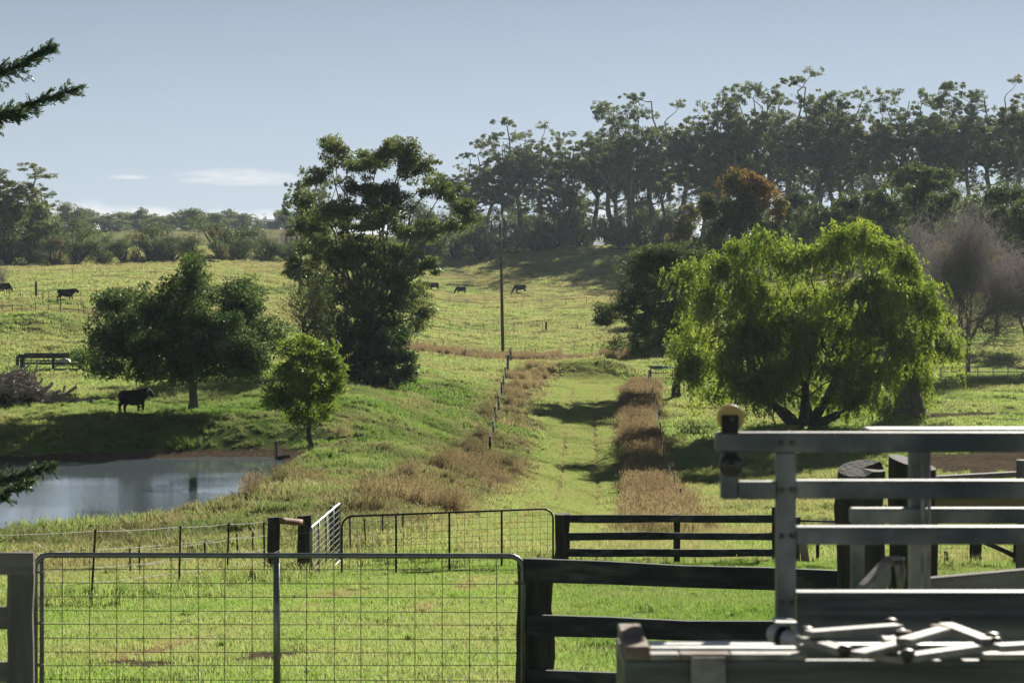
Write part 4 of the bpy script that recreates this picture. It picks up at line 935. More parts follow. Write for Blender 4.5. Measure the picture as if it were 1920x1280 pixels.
for i, (kd, px, d, hw_, tp, lab) in enumerate([
    ('green', 14, 400, 62, 345, 'broad rounded tree under the eucalypts at the left picture edge'), ('grey', 74, 412, 46, 380, 'rounded grey tree between the left eucalypts and the green tree'),
    ('green', 138, 412, 40, 410, 'green tree over the hedge right of the left eucalypts'), ('straw', 112, 392, 18, 446, 'small tan-leaved tree in front of the hedge, at the left'),
    ('straw', 256, 394, 16, 436, 'slim tan-grey tree in front of the hedge, in its middle'), ('dark', 300, 408, 46, 418, 'wide dark tree over the middle of the hedge'),
    ('straw', 412, 396, 22, 428, 'yellowish tree in front of the right half of the hedge'), ('dark', 428, 415, 66, 408, 'widest dark tree over the right half of the hedge'),
    ('bare', 510, 412, 36, 430, 'bare purple tree at the right end of the hedge'), ('bare', 545, 408, 26, 420, 'bare purple tree half behind the big eucalypt'), ('green', 190, 430, 34, 428, 'pale green tree behind the hedge right of the green tree'),
    ('green', 1385, 235, 22, 470, 'yellow-green bush at the foot of the rusty tree'), ('bare', 6, 262, 10, 492, 'bare purple bush at the left edge of the field')]):
    place_bush(kd, i, px, d, hw_, tp, lab, 'trees round the hedge')
FARS = [(130, 392), (165, 402), (195, 412), (232, 408), (262, 402), (290, 416), (322, 414), (352, 402), (378, 408), (405, 410), (432, 404), (458, 412), (60, 400), (15, 395), (345, 425), (215, 428), (275, 430), (390, 428), (-40, 400), (540, 405), (580, 400)]
for i, (px, tp) in enumerate(sorted(FARS)):
    place_bush('grey', i, px, 800 + (i * 53) % 130, 30 + (i * 7) % 14, tp - 9, 'hazy skyline tree on the far left hill, %s from the left' % ordinal(i + 1), 'trees on the far left skyline')
for i, px in enumerate((466, 481, 497)):
    place_euc(i * 3, px, 905, 400 + (i % 2) * 3, 'tiny umbrella-shaped tree left of the far shed, %s from the left' % ordinal(i + 1), 'tiny trees left of the far shed', .75)

# --- cypress at the left edge, near the camera: trunk outside the picture, limbs reach in
def cypress():
    r = np.random.default_rng(61); d = 25.0; px = -420
    g = on_ground(px, d); t = thing('cypress_tree', g, 'dark green cypress whose branch tips reach in from the left edge', 'tree')
    mb = MB(); top = g + np.array((0.2, 0, 9.5)); mb.tube(curve_pts(g, top, r, 7, 0, .01), np.linspace(.30, .05, 7), 9, False)
    C, A, T = [], [], []
    limbs = [((-40, 165), (92, 92), 0), ((-80, 240), (135, 170), .2), ((-60, 205), (30, 215), -.4), ((-90, 920), (92, 876), 0), ((-80, 960), (50, 905), .3)]
    ends = [(P(a[0], a[1], d + o), P(b[0], b[1], d + o)) for a, b, o in limbs]
    for k_ in range(7):      # limbs out of the picture, all round
        a = r.uniform(.6, 5.7); z = g[2] + r.uniform(2.0, 8.6); ln = 2.6 * (1 - (z - g[2]) / 12) ; e = np.array((g[0] + np.cos(a) * ln, g[1] + np.sin(a) * ln, z + .5)); ends.append((g * .4 + e * .6 + np.array((0, 0, (z - g[2]) * .4)), e))
    for m_, e in ends:
        b = np.array((g[0] + .1, g[1], m_[2] - .9)); tt = np.linspace(0, 1, 12)[:, None]
        p = (1 - tt) ** 2 * b + 2 * tt * (1 - tt) * m_ + tt ** 2 * e
        mb.tube(p, np.linspace(.055, .006, 12), 6, False); p = (1 - (tt2 := np.linspace(0, 1, 60)[:, None])) ** 2 * b + 2 * tt2 * (1 - tt2) * m_ + tt2 ** 2 * e
        dirs = unit(np.gradient(p, axis=0))
        for i in range(12, 60):
            for _ in range(5):
                sd_ = unit(dirs[i] * 1.1 + r.normal(0, .55, 3) * np.array((.8, 1, .9)) + np.array((0, 0, -.12))); ln = r.uniform(.16, .42) * (1.2 - i / 60 * .75)
                mb.tube(np.stack([p[i], p[i] + sd_ * ln]), [.004, .0015], 3, False)
                k2 = int(30 * ln / .3); u = r.uniform(.1, 1.0, k2)[:, None]
                C.append(p[i] + sd_ * ln * u + r.normal(0, .014, (k2, 3))); A.append(unit(sd_ * 1.2 + r.normal(0, .45, (k2, 3)))); T.append(np.full(k2, r.uniform(.2, .8)))
    C = np.concatenate(C); A = np.concatenate(A); n = len(C); S = unit(np.cross(A, unit(r.normal(0, 1, (n, 3)))))
    mb.build('trunk', MAT['bark_dark'], t, True)
    child('crown', leaf_mesh('crown', C - g, A, S, r.uniform(.04, .085, n), r.uniform(.012, .022, n), LEAF['cypress'], {'tint': np.concatenate(T), 'fresh': np.zeros(n)}), t)
cypress()
# ------------------------------------------------------------------ fences
def post_mesh(name, r, mat, n=8, rough=.0, seed=0, top_cut=.0):
    """unit-height round post, z 0..1, made a little uneven"""
    rr = np.random.default_rng(seed); mb = MB(); k_ = 6; zz = np.linspace(0, 1, k_)
    p = np.stack([rr.normal(0, rough * r, k_), rr.normal(0, rough * r, k_), zz], 1); mb.tube(p, r * (1 + rr.normal(0, rough, k_)), n)
    v = mb.v[0]; top_ = v[:, 2] > .99; v[top_, 2] += top_cut * v[top_, 0] / max(r, 1e-6)
    return mb.mesh(name, MAT[mat], False)
def picket_mesh():
    mb = MB(); mb.box((0, 0, .5), (.034, .006, 1.0)); mb.box((0, .014, .5), (.006, .024, 1.0)); return mb.mesh('picket', MAT['picket'])
PICK = picket_mesh()
THINPOST = post_mesh('thin_post', .035, 'timber_post', 6, .1, 3)
MIDPOST = post_mesh('fence_post', .07, 'timber_post', 8, .1, 4)
BIGPOST = post_mesh('strainer_post', .13, 'timber_post', 10, .06, 5, .02)
def top_z(px, py, d): return P(px, py, d)[2]
def wire_mesh(pts, r, mat, org, sag=.0):
    out = []
    for a, b in zip(pts[:-1], pts[1:]):
        for t in (0, .34, .67): q = a + (b - a) * t; q = q.copy(); q[2] -= sag * 4 * t * (1 - t); out.append(q)
    out.append(pts[-1]); mb = MB(); mb.tube(np.array(out) - org, r, 4, False); return mb.mesh('wire', MAT[mat])
def wire_fence(name, label, posts, wires, mesh=PICK, wire_r=.004, wire_mat='wire', group=None, lean=.04, seed=0, big=()):
    """posts: (px, d, height) ; wires: fractions of the post height"""
    r = np.random.default_rng(seed); G = [on_ground(px, d) for px, d, h in posts]; org = G[0].copy()
    t = thing(name, org, label, 'fence', group); tops = []
    for i, ((px, d, h), g) in enumerate(zip(posts, G)):
        me = BIGPOST if i in big else mesh; rot = (r.normal(0, lean), r.normal(0, lean), r.uniform(-.3, .3))
        child('post', me, t, g - org - np.array((0, 0, .1)), rot, (1, 1, h + .1)); tops.append((g, h))
    for w in wires:
        pts = [g + np.array((0, -.04, h * w)) for g, h in tops]
        child('wire', wire_mesh(pts, wire_r, wire_mat, org, .02), t)
    return t
# wire fence on the near bank, up to the gates
lf = [(-60, 1000, 30.5), (170, 993, 33.5), (335, 985, 36.5), (425, 980, 38.3), (497, 975, 39.8)]
def hgt(px, py, d): return max(.5, top_z(px, py, d) - on_ground(px, d)[2])
wire_fence('wire_fence', 'wire fence of dark steel pickets on the near bank before the pond', [(px, d, hgt(px, py, d)) for px, py, d in lf], (.985, .74, .5, .3), PICK, .0035, 'wire_bright', lean=.03, seed=2)
lf2 = [(90, 1036, 39.0), (245, 1027, 40), (262, 1022, 40.3), (385, 1012, 43.5), (447, 1000, 45.5), (472, 996, 46.5)]
wire_fence('wire_fence', 'second row of short steel pickets behind the near wire fence', [(px, d, hgt(px, py, d)) for px, py, d in lf2], (.9, .45), PICK, .003, 'wire_bright', lean=.07, seed=3)
wire_fence('wire_fence', 'picket fence seen through the mesh of the far gate', [(px, d, hgt(px, py, d)) for px, py, d in ((657, 966, 45), (688, 972, 46), (717, 966, 48), (755, 962, 52))], (.9, .5), PICK, .003, 'wire', lean=.04, seed=4)
# lane fences
wire_fence('lane_fence', 'old post and wire fence along the left of the lane', [(958, 219, 1.45), (951, 190, 1.4), (948, 176, 1.2), (944, 164, 1.2), (939, 153, 1.15), (934, 143, 1.1), (929, 134, 1.1), (924, 126, 1.0), (918, 117, .95)], (.93, .65, .4), MIDPOST, .006, 'wire', seed=5, big=(0, 1))
wire_fence('lane_fence', 'row of thin pickets along the right of the lane', [(1216, 180, 1.5), (1219, 172, 1.25), (1222, 163, 1.2), (1226, 155, 1.2), (1230, 148, 1.2), (1233, 141.5, 1.2), (1237, 135, 1.2), (1241, 129, 1.2), (1246, 122, 1.1), (1255, 113, 1.1), (1264, 104, 1.1), (1274, 95, 1.1)], (.93, .65, .4), THINPOST, .008, 'wire', seed=6, big=(0,))
# cross fences
wire_fence('field_fence', 'nearest thin post and wire fence across the meadow, at the pole', [(px, 227 + (i % 3), 1.15) for i, px in enumerate((782, 815, 830, 873, 903, 985, 1004, 1077, 1110, 1150))], (.92, .55), THINPOST, .012, 'wire', seed=7)
wire_fence('field_fence', 'middle post and wire fence across the hillside with one thick post', [(px, 276, 1.25) for px in (812, 845, 873, 907, 963, 1017, 1024, 1083, 1099)], (.92, .55), THINPOST, .013, 'wire', seed=8, big=(6,))
wire_fence('field_fence', 'farthest wire fence across the hillside below the grazing cattle', [(px, 340, 1.2) for px in (800, 842, 876, 910, 978, 1016, 1060, 1100)], (.92, .5), THINPOST, .014, 'wire', seed=9)
wire_fence('field_fence', 'leaning picket fence on the dark earth bank at the left', [(-20, 213, 1.3), (5, 213, 1.3), (22, 213, 1.3), (42, 213, 1.2), (67, 213, 1.3), (90, 213, 1.3), (113, 213.5, 1.3), (158, 214, 1.3)], (.9, .5), THINPOST, .012, 'wire', seed=10, lean=.08)
wire_fence('field_fence', 'broken picket fence below the walking cow', [(-10, 244, 1.3), (16, 240, 1.4), (41, 238, 1.0), (68, 246, 1.8), (79, 235, 1.2), (89, 234, 1.5), (112, 229, 1.1), (153, 233, 1.6), (148, 226, .8)], (.85,), THINPOST, .012, 'wire', seed=12, lean=.12, big=(3,))
wire_fence('field_fence', 'faint wire fence across the upper left field', [(px, 318, 1.2) for px in range(-20, 780, 52)], (.9, .5), THINPOST, .014, 'wire', seed=13)
wire_fence('field_fence', 'wire fence on the field crest before the hedge', [(px, 384, 1.2) for px in range(-20, 560, 60)], (.9,), THINPOST, .014, 'wire', seed=14)

# ------------------------------------------------------------------ rail fences
def rail_fence(name, label, posts, rails, d_post_r=.12, mat_p='timber_post', mat_r='timber_dark', rail_t=.045, front=True, group=None, seed=0):
    """posts: (px, top_py, d, r); rails: ((px0, py0, d0), (px1, py1, d1), height)"""
    r = np.random.default_rng(seed); g0 = on_ground(posts[0][0], posts[0][2]); t = thing(name, g0, label, 'fence', group)
    for i, (px, tp, d, rad) in enumerate(posts):
        g = on_ground(px, d); g[2] -= .3; h = top_z(px, tp, d) - g[2]; mb = MB(); k_ = 9
        p = np.stack([r.normal(0, .05 * rad, k_), r.normal(0, .05 * rad, k_), np.linspace(0, h, k_)], 1); mb.tube(p, rad * (1 + r.normal(0, .035, k_)), 14)
        child('post', mb.mesh('post', MAT[mat_p], False), t, g - g0)
    for (a, b, hh) in rails:
        A = P(*a); B = P(*b); n_ = max(2, int(np.linalg.norm(B - A) / .5)); mb = MB()
        # a sawn board with a slightly wavy edge
        tt = np.linspace(0, 1, n_ + 1)[:, None]; L = A + (B - A) * tt; wob = r.normal(0, .006, (n_ + 1, 2))
        dirv = unit(B - A); nrm = unit(np.cross(dirv, (0, 0, 1)))
        v = []
        for i in range(n_ + 1):
            up = hh / 2 + wob[i, 0]; dn = -hh / 2 + wob[i, 1]
            for s_, z_ in ((-1, dn), (1, dn), (1, up), (-1, up)): v.append(L[i] + nrm * s_ * rail_t / 2 + np.array((0, 0, z_)))
        q = [(i * 4 + j, i * 4 + (j + 1) % 4, (i + 1) * 4 + (j + 1) % 4, (i + 1) * 4 + j) for i in range(n_) for j in range(4)] + [(3, 2, 1, 0), (n_ * 4, n_ * 4 + 1, n_ * 4 + 2, n_ * 4 + 3)]
        mb.add(np.array(v), q); child('rail', mb.mesh('rail', MAT[mat_r], False, g0), t)
    return t
rail_fence('timber_fence', 'dark timber rail fence in the foreground right of the near gate', [(1003, 1049, 16.2, .145), (1625, 1060, 15.7, .14)],
    [((982, 1068, 16.0), (1600, 1090, 15.5), .165), ((990, 1171, 16.0), (1600, 1190, 15.5), .155), ((990, 1274, 16.0), (1600, 1292, 15.5), .155)], seed=1)
rail_fence('timber_fence', 'dark three-rail timber fence beside the far gate across the lane', [(1054, 963, 40.4, .14), (1269, 963, 41.5, .065), (1452, 950, 41.6, .05)],
    [((1064, 972, 40.3), (1455, 972, 41.4), .15), ((1064, 1005, 40.3), (1455, 1005, 41.4), .145), ((1064, 1036, 40.3), (1455, 1036, 41.4), .145)], seed=2)
rail_fence('timber_fence', 'weathered grey post and rails at the left picture edge', [(40, 1036, 14.2, .088)],
    [((-260, 1056, 14.05), (64, 1056, 14.05), .145), ((-260, 1157, 14.2), (28, 1157, 14.2), .135), ((-260, 1258, 14.2), (28, 1258, 14.2), .14)], mat_p='timber_grey', mat_r='timber_sleeper', seed=3)
rail_fence('timber_yard', 'old timber stock yard beside the log pile at the left', [(33, 668, 172, .13), (42, 664, 170, .2), (100, 668, 170, .13), (150, 668, 170, .13)],
    [((33, 668, 169.8), (160, 668, 169.8), .3), ((45, 664, 176), (160, 664, 176), .22), ((42, 681, 169.8), (160, 681, 169.8), .16), ((42, 676, 176), (160, 676, 176), .14), ((42, 693, 169.8), (160, 693, 169.8), .2)], mat_r='timber_dark', rail_t=.12, seed=4)
rail_fence('timber_fence', 'short rail fence on the hilltop at the edge of the ridge trees', [(1147, 464, 462, .2), (1161, 464, 462, .16), (1176, 464, 462, .16), (1196, 464, 462, .16)],
    [((1145, 467, 462), (1200, 467, 462), .28), ((1145, 473, 462), (1200, 473, 462), .25)], seed=5)
rail_fence('timber_fence', 'reddish post and broken rail on the hilltop left of the short rail fence', [(1113, 470, 458, .22)], [((1098, 481, 458), (1112, 475, 458), .3)], mat_p='log_brown', mat_r='log_brown', seed=6)
# strainer assembly at the corner of the wire fence
rail_fence('strainer_fence', 'fence corner of two stout posts joined by a brown log', [(513, 969, 39.0, .115), (571, 966, 40.2, .13), (627, 948, 43.4, .10)], [], seed=7)
mb = MB(); a_, b_ = P(522, 976, 39.0), P(566, 979, 40.0); mb.tube(curve_pts(a_, b_, np.random.default_rng(2), 5, 0, .01), .062, 10); 
st_ = [o for o in COL.objects if o.name.startswith('strainer_fence')][0]; mb.build('log', MAT['log_brown'], st_, True)
for k_, (a_, b_) in enumerate((((500, 975, 39.7), (578, 984, 40.0)), ((500, 1008, 39.7), (581, 996, 40.0)), ((517, 1034, 38.9), (566, 1012, 40.0)))):
    mb = MB(); mb.tube(np.stack([P(*a_), P(*b_)]) - np.array((0, .12, 0)), .0045, 4, False); mb.build('wire', MAT['wire_bright'], st_)

# ------------------------------------------------------------------ mesh gates
def mesh_gate(name, label, TL, TR, height, stays, dx, dz, tube_r=.021, wire_r=.0026, corner=.10, stay_r=.02, mats=('galv_pipe', 'wire'), bottom=True, dense_low=False):
    """TL, TR: top corners (world). A bent pipe frame, upright stays, welded wire mesh; every wire its own piece"""
    TL = np.asarray(TL, float); TR = np.asarray(TR, float); L = np.linalg.norm(TR - TL); ux = (TR - TL) / L; dn = np.array((0, 0, -1.))
    t = thing(name, TL + dn * height, label, 'gate'); org = np.array(t.location)
    def at(u, v): return TL + ux * u + dn * v
    pts = [at(0, height)] + [at(0, corner + .02)] + [at(corner * (1 - math.cos(a)), corner * (1 - math.sin(a))) for a in np.linspace(0.1, math.pi / 2, 6)] + [at(L - corner + corner * math.sin(a), corner * (1 - math.cos(a))) for a in np.linspace(0, math.pi / 2 - .1, 6)] + [at(L, corner + .02), at(L, height)]
    mb = MB(); mb.tube(np.array(pts), tube_r, 10); 
    if bottom: mb.tube(np.stack([at(0, height), at(L, height)]), tube_r * .9, 8)
    mb.build('frame', MAT[mats[0]], t, True)
    for u in stays:
        mb = MB(); mb.tube(np.stack([at(u, 0), at(u, height)]), stay_r, 10); mb.build('stay', MAT[mats[0]], t, True)
    vm = MB(); vm.tube(np.array(((0, 0, 0), (0, 0, -(height - .01)))), wire_r, 5, False); vme = vm.mesh('upright_wire', MAT[mats[1]])
    hm = MB(); hm.tube(np.stack([np.zeros(3), ux * L]), wire_r, 5, False); hme = hm.mesh('cross_wire', MAT[mats[1]])
    rr = np.random.default_rng(int(L * 100)); back = np.cross(ux, dn) * wire_r * 1.9; back[2] = 0
    u = dx
    while u < L - .02:
        child('upright_wire', vme, t, at(u, .005) - org + back, (rr.normal(0, .004), rr.normal(0, .004), 0)); u += dx
    v = dz
    while v < height - .02:
        child('cross_wire', hme, t, at(0, v) - org - back, (0, rr.normal(0, .0012), 0)); v += dz
    return t
g1 = mesh_gate('farm_gate', 'wide galvanised mesh farm gate in the foreground', P(66, 1040, 16), P(981, 1042, 16), 1.20, [1.81],   .2035, .1035, .0205, .0030, .10, .025)
mb = MB()
for (px, py) in ((72, 1072), (72, 1168), (72, 1246)):
    mb.tube(np.array([P(px, py, 15.97) + np.array((0.035 * math.cos(a), .03 * math.sin(a), 0)) for a in np.linspace(0, 2 * math.pi, 9)]), .006, 5, False)
mb.build('hinge', MAT['bolt'], g1)
mb = MB(); c = P(978, 1092, 15.97); mb.tube(np.array([c + np.array((.05 * math.cos(a), .03 * math.sin(a), .01 * math.sin(2 * a))) for a in np.linspace(0, 2 * math.pi, 11)]), .005, 5, False); mb.build('latch_chain', MAT['bolt'], g1)
mb = MB(); mb.tube(np.stack([P(79, 1045, 16.3), P(78, 1330, 16.3)]), .018, 8); o = mb.build('timber_dropper', MAT['timber_sleeper'], None, True); tag(o, 'thin weathered stick standing against the left end of the near gate', 'stick')
mesh_gate('farm_gate', 'far mesh farm gate closed across the mown lane', P(641, 968, 40), P(1037, 953, 40.6), 1.11, [1.02, 2.03, 3.03], .145, .115, .019, .0034, .2, .021, ('black_iron', 'wire'))
mesh_gate('farm_gate', 'narrow-looking mesh gate swung open, seen almost edge-on by the corner posts', P(583, 989, 38.6), P(637, 943, 43.0), 1.15, [1.1, 2.2, 3.3], .30, .115, .026, .0042, .12, .02, ('galv', 'wire_bright'))
# pale pipe fence at the right, and a small gate beside the lane
def pipe_fence(name, label, d, p0, p1, tops, posts, r, mat):
    a = on_ground(p0, d); t = thing(name, a, label, 'fence')
    for px in posts:
        g = on_ground(px, d); mb = MB(); mb.tube(np.stack([g, P(px, tops[0], d)]), r, 6); mb.build('post', MAT[mat], t, True)
    for py in tops:
        mb = MB(); mb.tube(np.stack([P(p0, py, d), P(p1, py, d)]), r * .8, 6); mb.build('rail', MAT[mat], t, True)
    m_ = MB(); 
    for px in np.arange(p0, p1, 3.2): m_.tube(np.stack([P(px, tops[0], d), P(px, tops[-1] + 12, d)]), r * .22, 3, False)
    m_.build('mesh_panel', MAT['wire'], t)
    return t
pipe_fence('pipe_fence', 'pale pipe and mesh fence behind the grass at the right', 186, 1762, 2010, (688, 697, 706), (1764, 1798, 1833, 1862, 1890, 1925, 1970), .05, 'white_tin')
pipe_fence('pipe_fence', 'small mesh gate panel at the right end of the lane under the dark tree', 186, 1219, 1262, (690, 699, 710), (1220, 1261), .05, 'galv_pipe')

# ------------------------------------------------------------------ power pole
g = on_ground(943, 236); tp = P(938, 418, 236); t = thing('power_pole', g, 'tall bare timber power pole in the meadow beyond the lane', 'pole')
mb = MB(); mb.tube(np.stack([g - np.array((0, 0, .3)), g * .5 + tp * .5, tp]), [.2, .165, .12], 10); mb.build('pole', MAT['pole_wood'], t, True)
mb = MB(); mb.bar(P(936, 453, 235.8), P(943, 451, 235.8), .1, .1); brk = mb.build('bracket', MAT['timber_grey'], t)
for px, py in ((936.5, 450), (942.5, 448.5), (938, 416)):
    mb = MB(); c = P(px, py, 235.8); mb.tube(np.array([c, c + (0, 0, .08), c + (0, 0, .16), c + (0, 0, .22)]), [.03, .07, .05, .06], 8); mb.build('insulator', MAT['ceramic'], brk, True, org=g)

# ------------------------------------------------------------------ cattle
def cow_mesh(pose, seed=0):
    r = np.random.default_rng(seed); mb = MB()
    def loft(rings, n=14):
        a = np.arange(n) * 2 * np.pi / n; V = np.concatenate([np.stack([np.full(n, x), np.cos(a) * ry, zc + np.sin(a) * rz], 1) for x, zc, ry, rz in rings]); j = np.arange(n); jn = (j + 1) % n
        q = np.concatenate([np.stack([i * n + j, i * n + jn, (i + 1) * n + jn, (i + 1) * n + j], 1) for i in range(len(rings) - 1)])
        V = np.concatenate([V, [[rings[0][0], 0, rings[0][1]], [rings[-1][0], 0, rings[-1][1]]]]); c0 = len(rings) * n
        tr = np.concatenate([np.stack([jn, j, np.full(n, c0)], 1), np.stack([(len(rings) - 1) * n + j, (len(rings) - 1) * n + jn, np.full(n, c0 + 1)], 1)])
        mb.add(V, q, tr)
    loft([(-.93, 1.10, .10, .12), (-.88, 1.06, .22, .24), (-.72, 1.02, .28, .33), (-.45, .97, .31, .37), (-.1, .92, .38, .43), (.22, .92, .38, .44), (.48, .96, .32, .43), (.66, 1.04, .24, .35), (.80, 1.08, .15, .22)])
    if pose == 'graze': nk = [(.60, 0, 1.08), (.88, .02, .86), (1.08, .04, .58), (1.18, .05, .42), (1.27, .05, .20), (1.32, .05, .07)]; nr = [.30, .22, .165, .15, .115, .085]
    else: nk = [(.56, 0, 1.08), (.80, .0, 1.15), (.98, .02, 1.24), (1.08, .02, 1.25), (1.28, .03, 1.08), (1.38, .03, .99)]; nr = [.36, .29, .215, .18, .135, .105]
    mb.tube(np.array(nk), nr, 12)
    hd = np.array(nk[3]); 
    for s_ in (-1, 1): mb.tube(np.stack([hd + (-.02, s_ * .08, .06), hd + (-.05, s_ * .2, .05), hd + (-.06, s_ * .29, .0)]), [.045, .055, .02], 6)
    st = {'stand': (0, .04, -.03, .05), 'walk': (.22, -.16, .2, -.2), 'graze': (.1, -.05, .05, -.08)}[pose]
    for (s_, k_) in ((1, 0), (-1, 1)):
        e = st[k_]; mb.tube(np.array(((.46, s_ * .19, .92), (.5 + e * .3, s_ * .19, .62), (.5 + e * .7, s_ * .18, .36), (.49 + e, s_ * .18, .1), (.51 + e, s_ * .18, 0.0))), [.17, .105, .068, .055, .07], 9)
        e = st[k_ + 2]; mb.tube(np.array(((-.68, s_ * .17, 1.0), (-.6 + e * .2, s_ * .2, .70), (-.78 + e * .6, s_ * .19, .46), (-.76 + e, s_ * .18, .12), (-.74 + e, s_ * .18, 0.0))), [.25, .17, .08, .058, .07], 9)
    mb.tube(np.array(((-.90, 0, 1.2), (-1.0, 0, 1.05), (-1.03, .01, .75), (-1.0, .02, .5), (-.98, .02, .36))), [.045, .035, .025, .04, .015], 6)
    me = mb.mesh('cow', MAT['cow'], True); return me
COWM = {p: cow_mesh(p) for p in ('stand', 'walk', 'graze')}
for (px, d, pose, yaw, sc, lab) in ((250, 109, 'stand', R(48), .92, 'black cow standing in the shade by the tree on the pond bank'), (124, 238, 'walk', R(4), 1.02, 'black cow walking right across the left field'), (9, 262, 'graze', R(-25), .9, 'black cow at the left picture edge'),
                                (813, 386, 'graze', R(160), 1.05, 'black cow half hidden by the big eucalypt'), (864, 388, 'graze', R(205), 1.05, 'black cow grazing in the open on the hillside'), (975, 388, 'graze', R(172), 1.15, 'black cow grazing at the tip of the long tree shadow')):
    g = on_ground(px, d); o = single('cow', COWM[pose], g - np.array((0, 0, .02)), (0, 0, yaw)); o.scale = (sc,) * 3
    md = o.modifiers.new('skin', 'REMESH'); md.mode = 'VOXEL'; md.voxel_size = .026; md.use_smooth_shade = True
    md = o.modifiers.new('soft', 'SMOOTH'); md.factor = .5; md.iterations = 1
    tag(o, lab, 'cow', 'black cattle')

# ------------------------------------------------------------------ log pile by the stock yard
def log_pile():
    r = np.random.default_rng(5); base = on_ground(45, 118); t = thing('log_pile', base, 'heap of dead branches, planks and rubbish at the left edge', 'wood pile')
    sticks = []
    for k_ in range(5):
        mb = MB(); p = curve_pts(np.array((-.5, 0, 0)), np.array((.5, 0, 0)), r, 5, 0, .05); mb.tube(p, np.linspace(.035, .018, 5) * r.uniform(.7, 1.4), 6); sticks.append(mb.mesh('branch', MAT['stick']))
    mb = MB(); mb.box((0, 0, 0), (1, .14, .03)); plank = mb.mesh('plank', MAT['stick']); mb = MB(); mb.box((0, 0, 0), (1, .5, .015)); sheet = mb.mesh('tin_sheet', MAT['tin'])
    def spot():
        u = r.normal(0, 1); x = u * 1.55 - .6; hgt_ = 1.75 * math.exp(-((x + .6) / 1.7) ** 2); return x, r.normal(0, .9), r.uniform(.0, 1) ** .6 * hgt_
    for k_ in range(230):
        x, y_, z = spot(); gx = base[0] + x; gy = base[1] + y_; zz = gz(gx, gy) - base[2] + .06 + z
        L_ = r.uniform(.6, 2.4); rot = (0, r.normal(0, .5), r.uniform(0, 6.28))
        if k_ % 11 == 0: child('plank', plank, t, (x, y_, zz), (r.normal(0, .5), rot[1], rot[2]), (L_ * .9, 1, 1))
        elif k_ % 37 == 0: child('tin_sheet', sheet, t, (x, y_, zz), (r.normal(0, .6), rot[1], rot[2]), (1.1, 1, 1))
        else: child('branch', sticks[k_ % 5], t, (x, y_, zz), rot, (L_, r.uniform(.7, 2.6), r.uniform(.7, 2.6)))
    for k_ in range(26):   # scattered trail to the right
        x = r.uniform(1.2, 4.4); y_ = r.normal(.6, .7); zz = gz(base[0] + x, base[1] + y_) - base[2] + .05
        child('branch', sticks[k_ % 5], t, (x, y_, zz), (0, r.normal(0, .08), r.uniform(-.5, .5)), (r.uniform(.5, 1.6), 1.3, 1.3))
    mb = MB()
    for k_ in range(420):
        x, y_, z = spot(); zz = gz(base[0] + x, base[1] + y_) - base[2] + z; a = r.uniform(0, 6.28); L_ = r.uniform(.3, .9); e = np.array((math.cos(a) * L_, math.sin(a) * L_, r.normal(0, .35)))
        mb.tube(np.stack([np.array((x, y_, zz)), np.array((x, y_, zz)) + e]), [.014, .006], 3, False)
    o = child('fine_brush', mb.mesh('fine_brush', MAT['stick']), t); o['kind'] = 'stuff'
    mb = MB()
    rr = np.random.default_rng(9)
    V = []; 
    for zf, rf in ((0, 1.0), (.35, .8), (.7, .5), (.95, .15)):
        for a in np.arange(14) * 2 * np.pi / 14: k2 = rf * rr.uniform(.85, 1.1); V.append((math.cos(a) * 2.3 * k2 - .6, math.sin(a) * 1.2 * k2, zf * 1.0 - .25))
    q = [(i * 14 + j, i * 14 + (j + 1) % 14, (i + 1) * 14 + (j + 1) % 14, (i + 1) * 14 + j) for i in range(3) for j in range(14)]; mb.add(np.array(V), q)
    child('earth_core', mb.mesh('earth_core', MAT['bark_dark'], True), t)
log_pile()
g = on_ground(120, 173); mb = MB(); mb.tube(np.array([g + (math.cos(a) * .55, math.sin(a) * .3, 0.0) for a in (0, .1)]), .01, 3)
mb = MB(); rr = np.random.default_rng(3)
V = [(math.cos(a) * .65 * rf * rr.uniform(.85, 1.1), math.sin(a) * .4 * rf, z) for z, rf in ((0, 1), (.35, 1.05), (.62, .7), (.75, .2)) for a in np.arange(12) * 2 * np.pi / 12]
mb.add(np.array(V), [(i * 12 + j, i * 12 + (j + 1) % 12, (i + 1) * 12 + (j + 1) % 12, (i + 1) * 12 + j) for i in range(3) for j in range(12)] ); o = single('white_bundle', mb.mesh('white_bundle', MAT['white_tin'], True), g); tag(o, 'small whitish bundle lying behind the rails of the stock yard', 'bundle')
# post and log at the water's edge
g = on_ground(519, 97.5); t = thing('mooring_post', g, 'short weathered post with a fallen log at the pond edge', 'post')
mb = MB(); mb.tube(np.stack([g + (0, 0, -.3), P(518, 826, 97.5)]), [.095, .085], 10); mb.build('post', MAT['timber_grey'], t)
mb = MB(); a_ = on_ground(521, 97.2); b_ = on_ground(545, 97.0); mb.tube(np.stack([a_ + (0, 0, .06), b_ + (0, 0, .12)]), .08, 8); mb.build('log', MAT['timber_post'], t)
# turquoise tank half hidden under the dark tree
g = on_ground(1240, 198); g[2] -= .12; mb = MB(); mb.tube(np.array([g + (-1.2, 0, .35), g + (-1.15, 0, .35), g + (0, 0, .38), g + (1.1, 0, .35), g + (1.2, 0, .35)]), [.2, .36, .4, .36, .2], 14); o = mb.build('water_tank', MAT['tarp'], None, True); tag(o, 'turquoise tank lying under the dark tree at the lane end', 'tank')
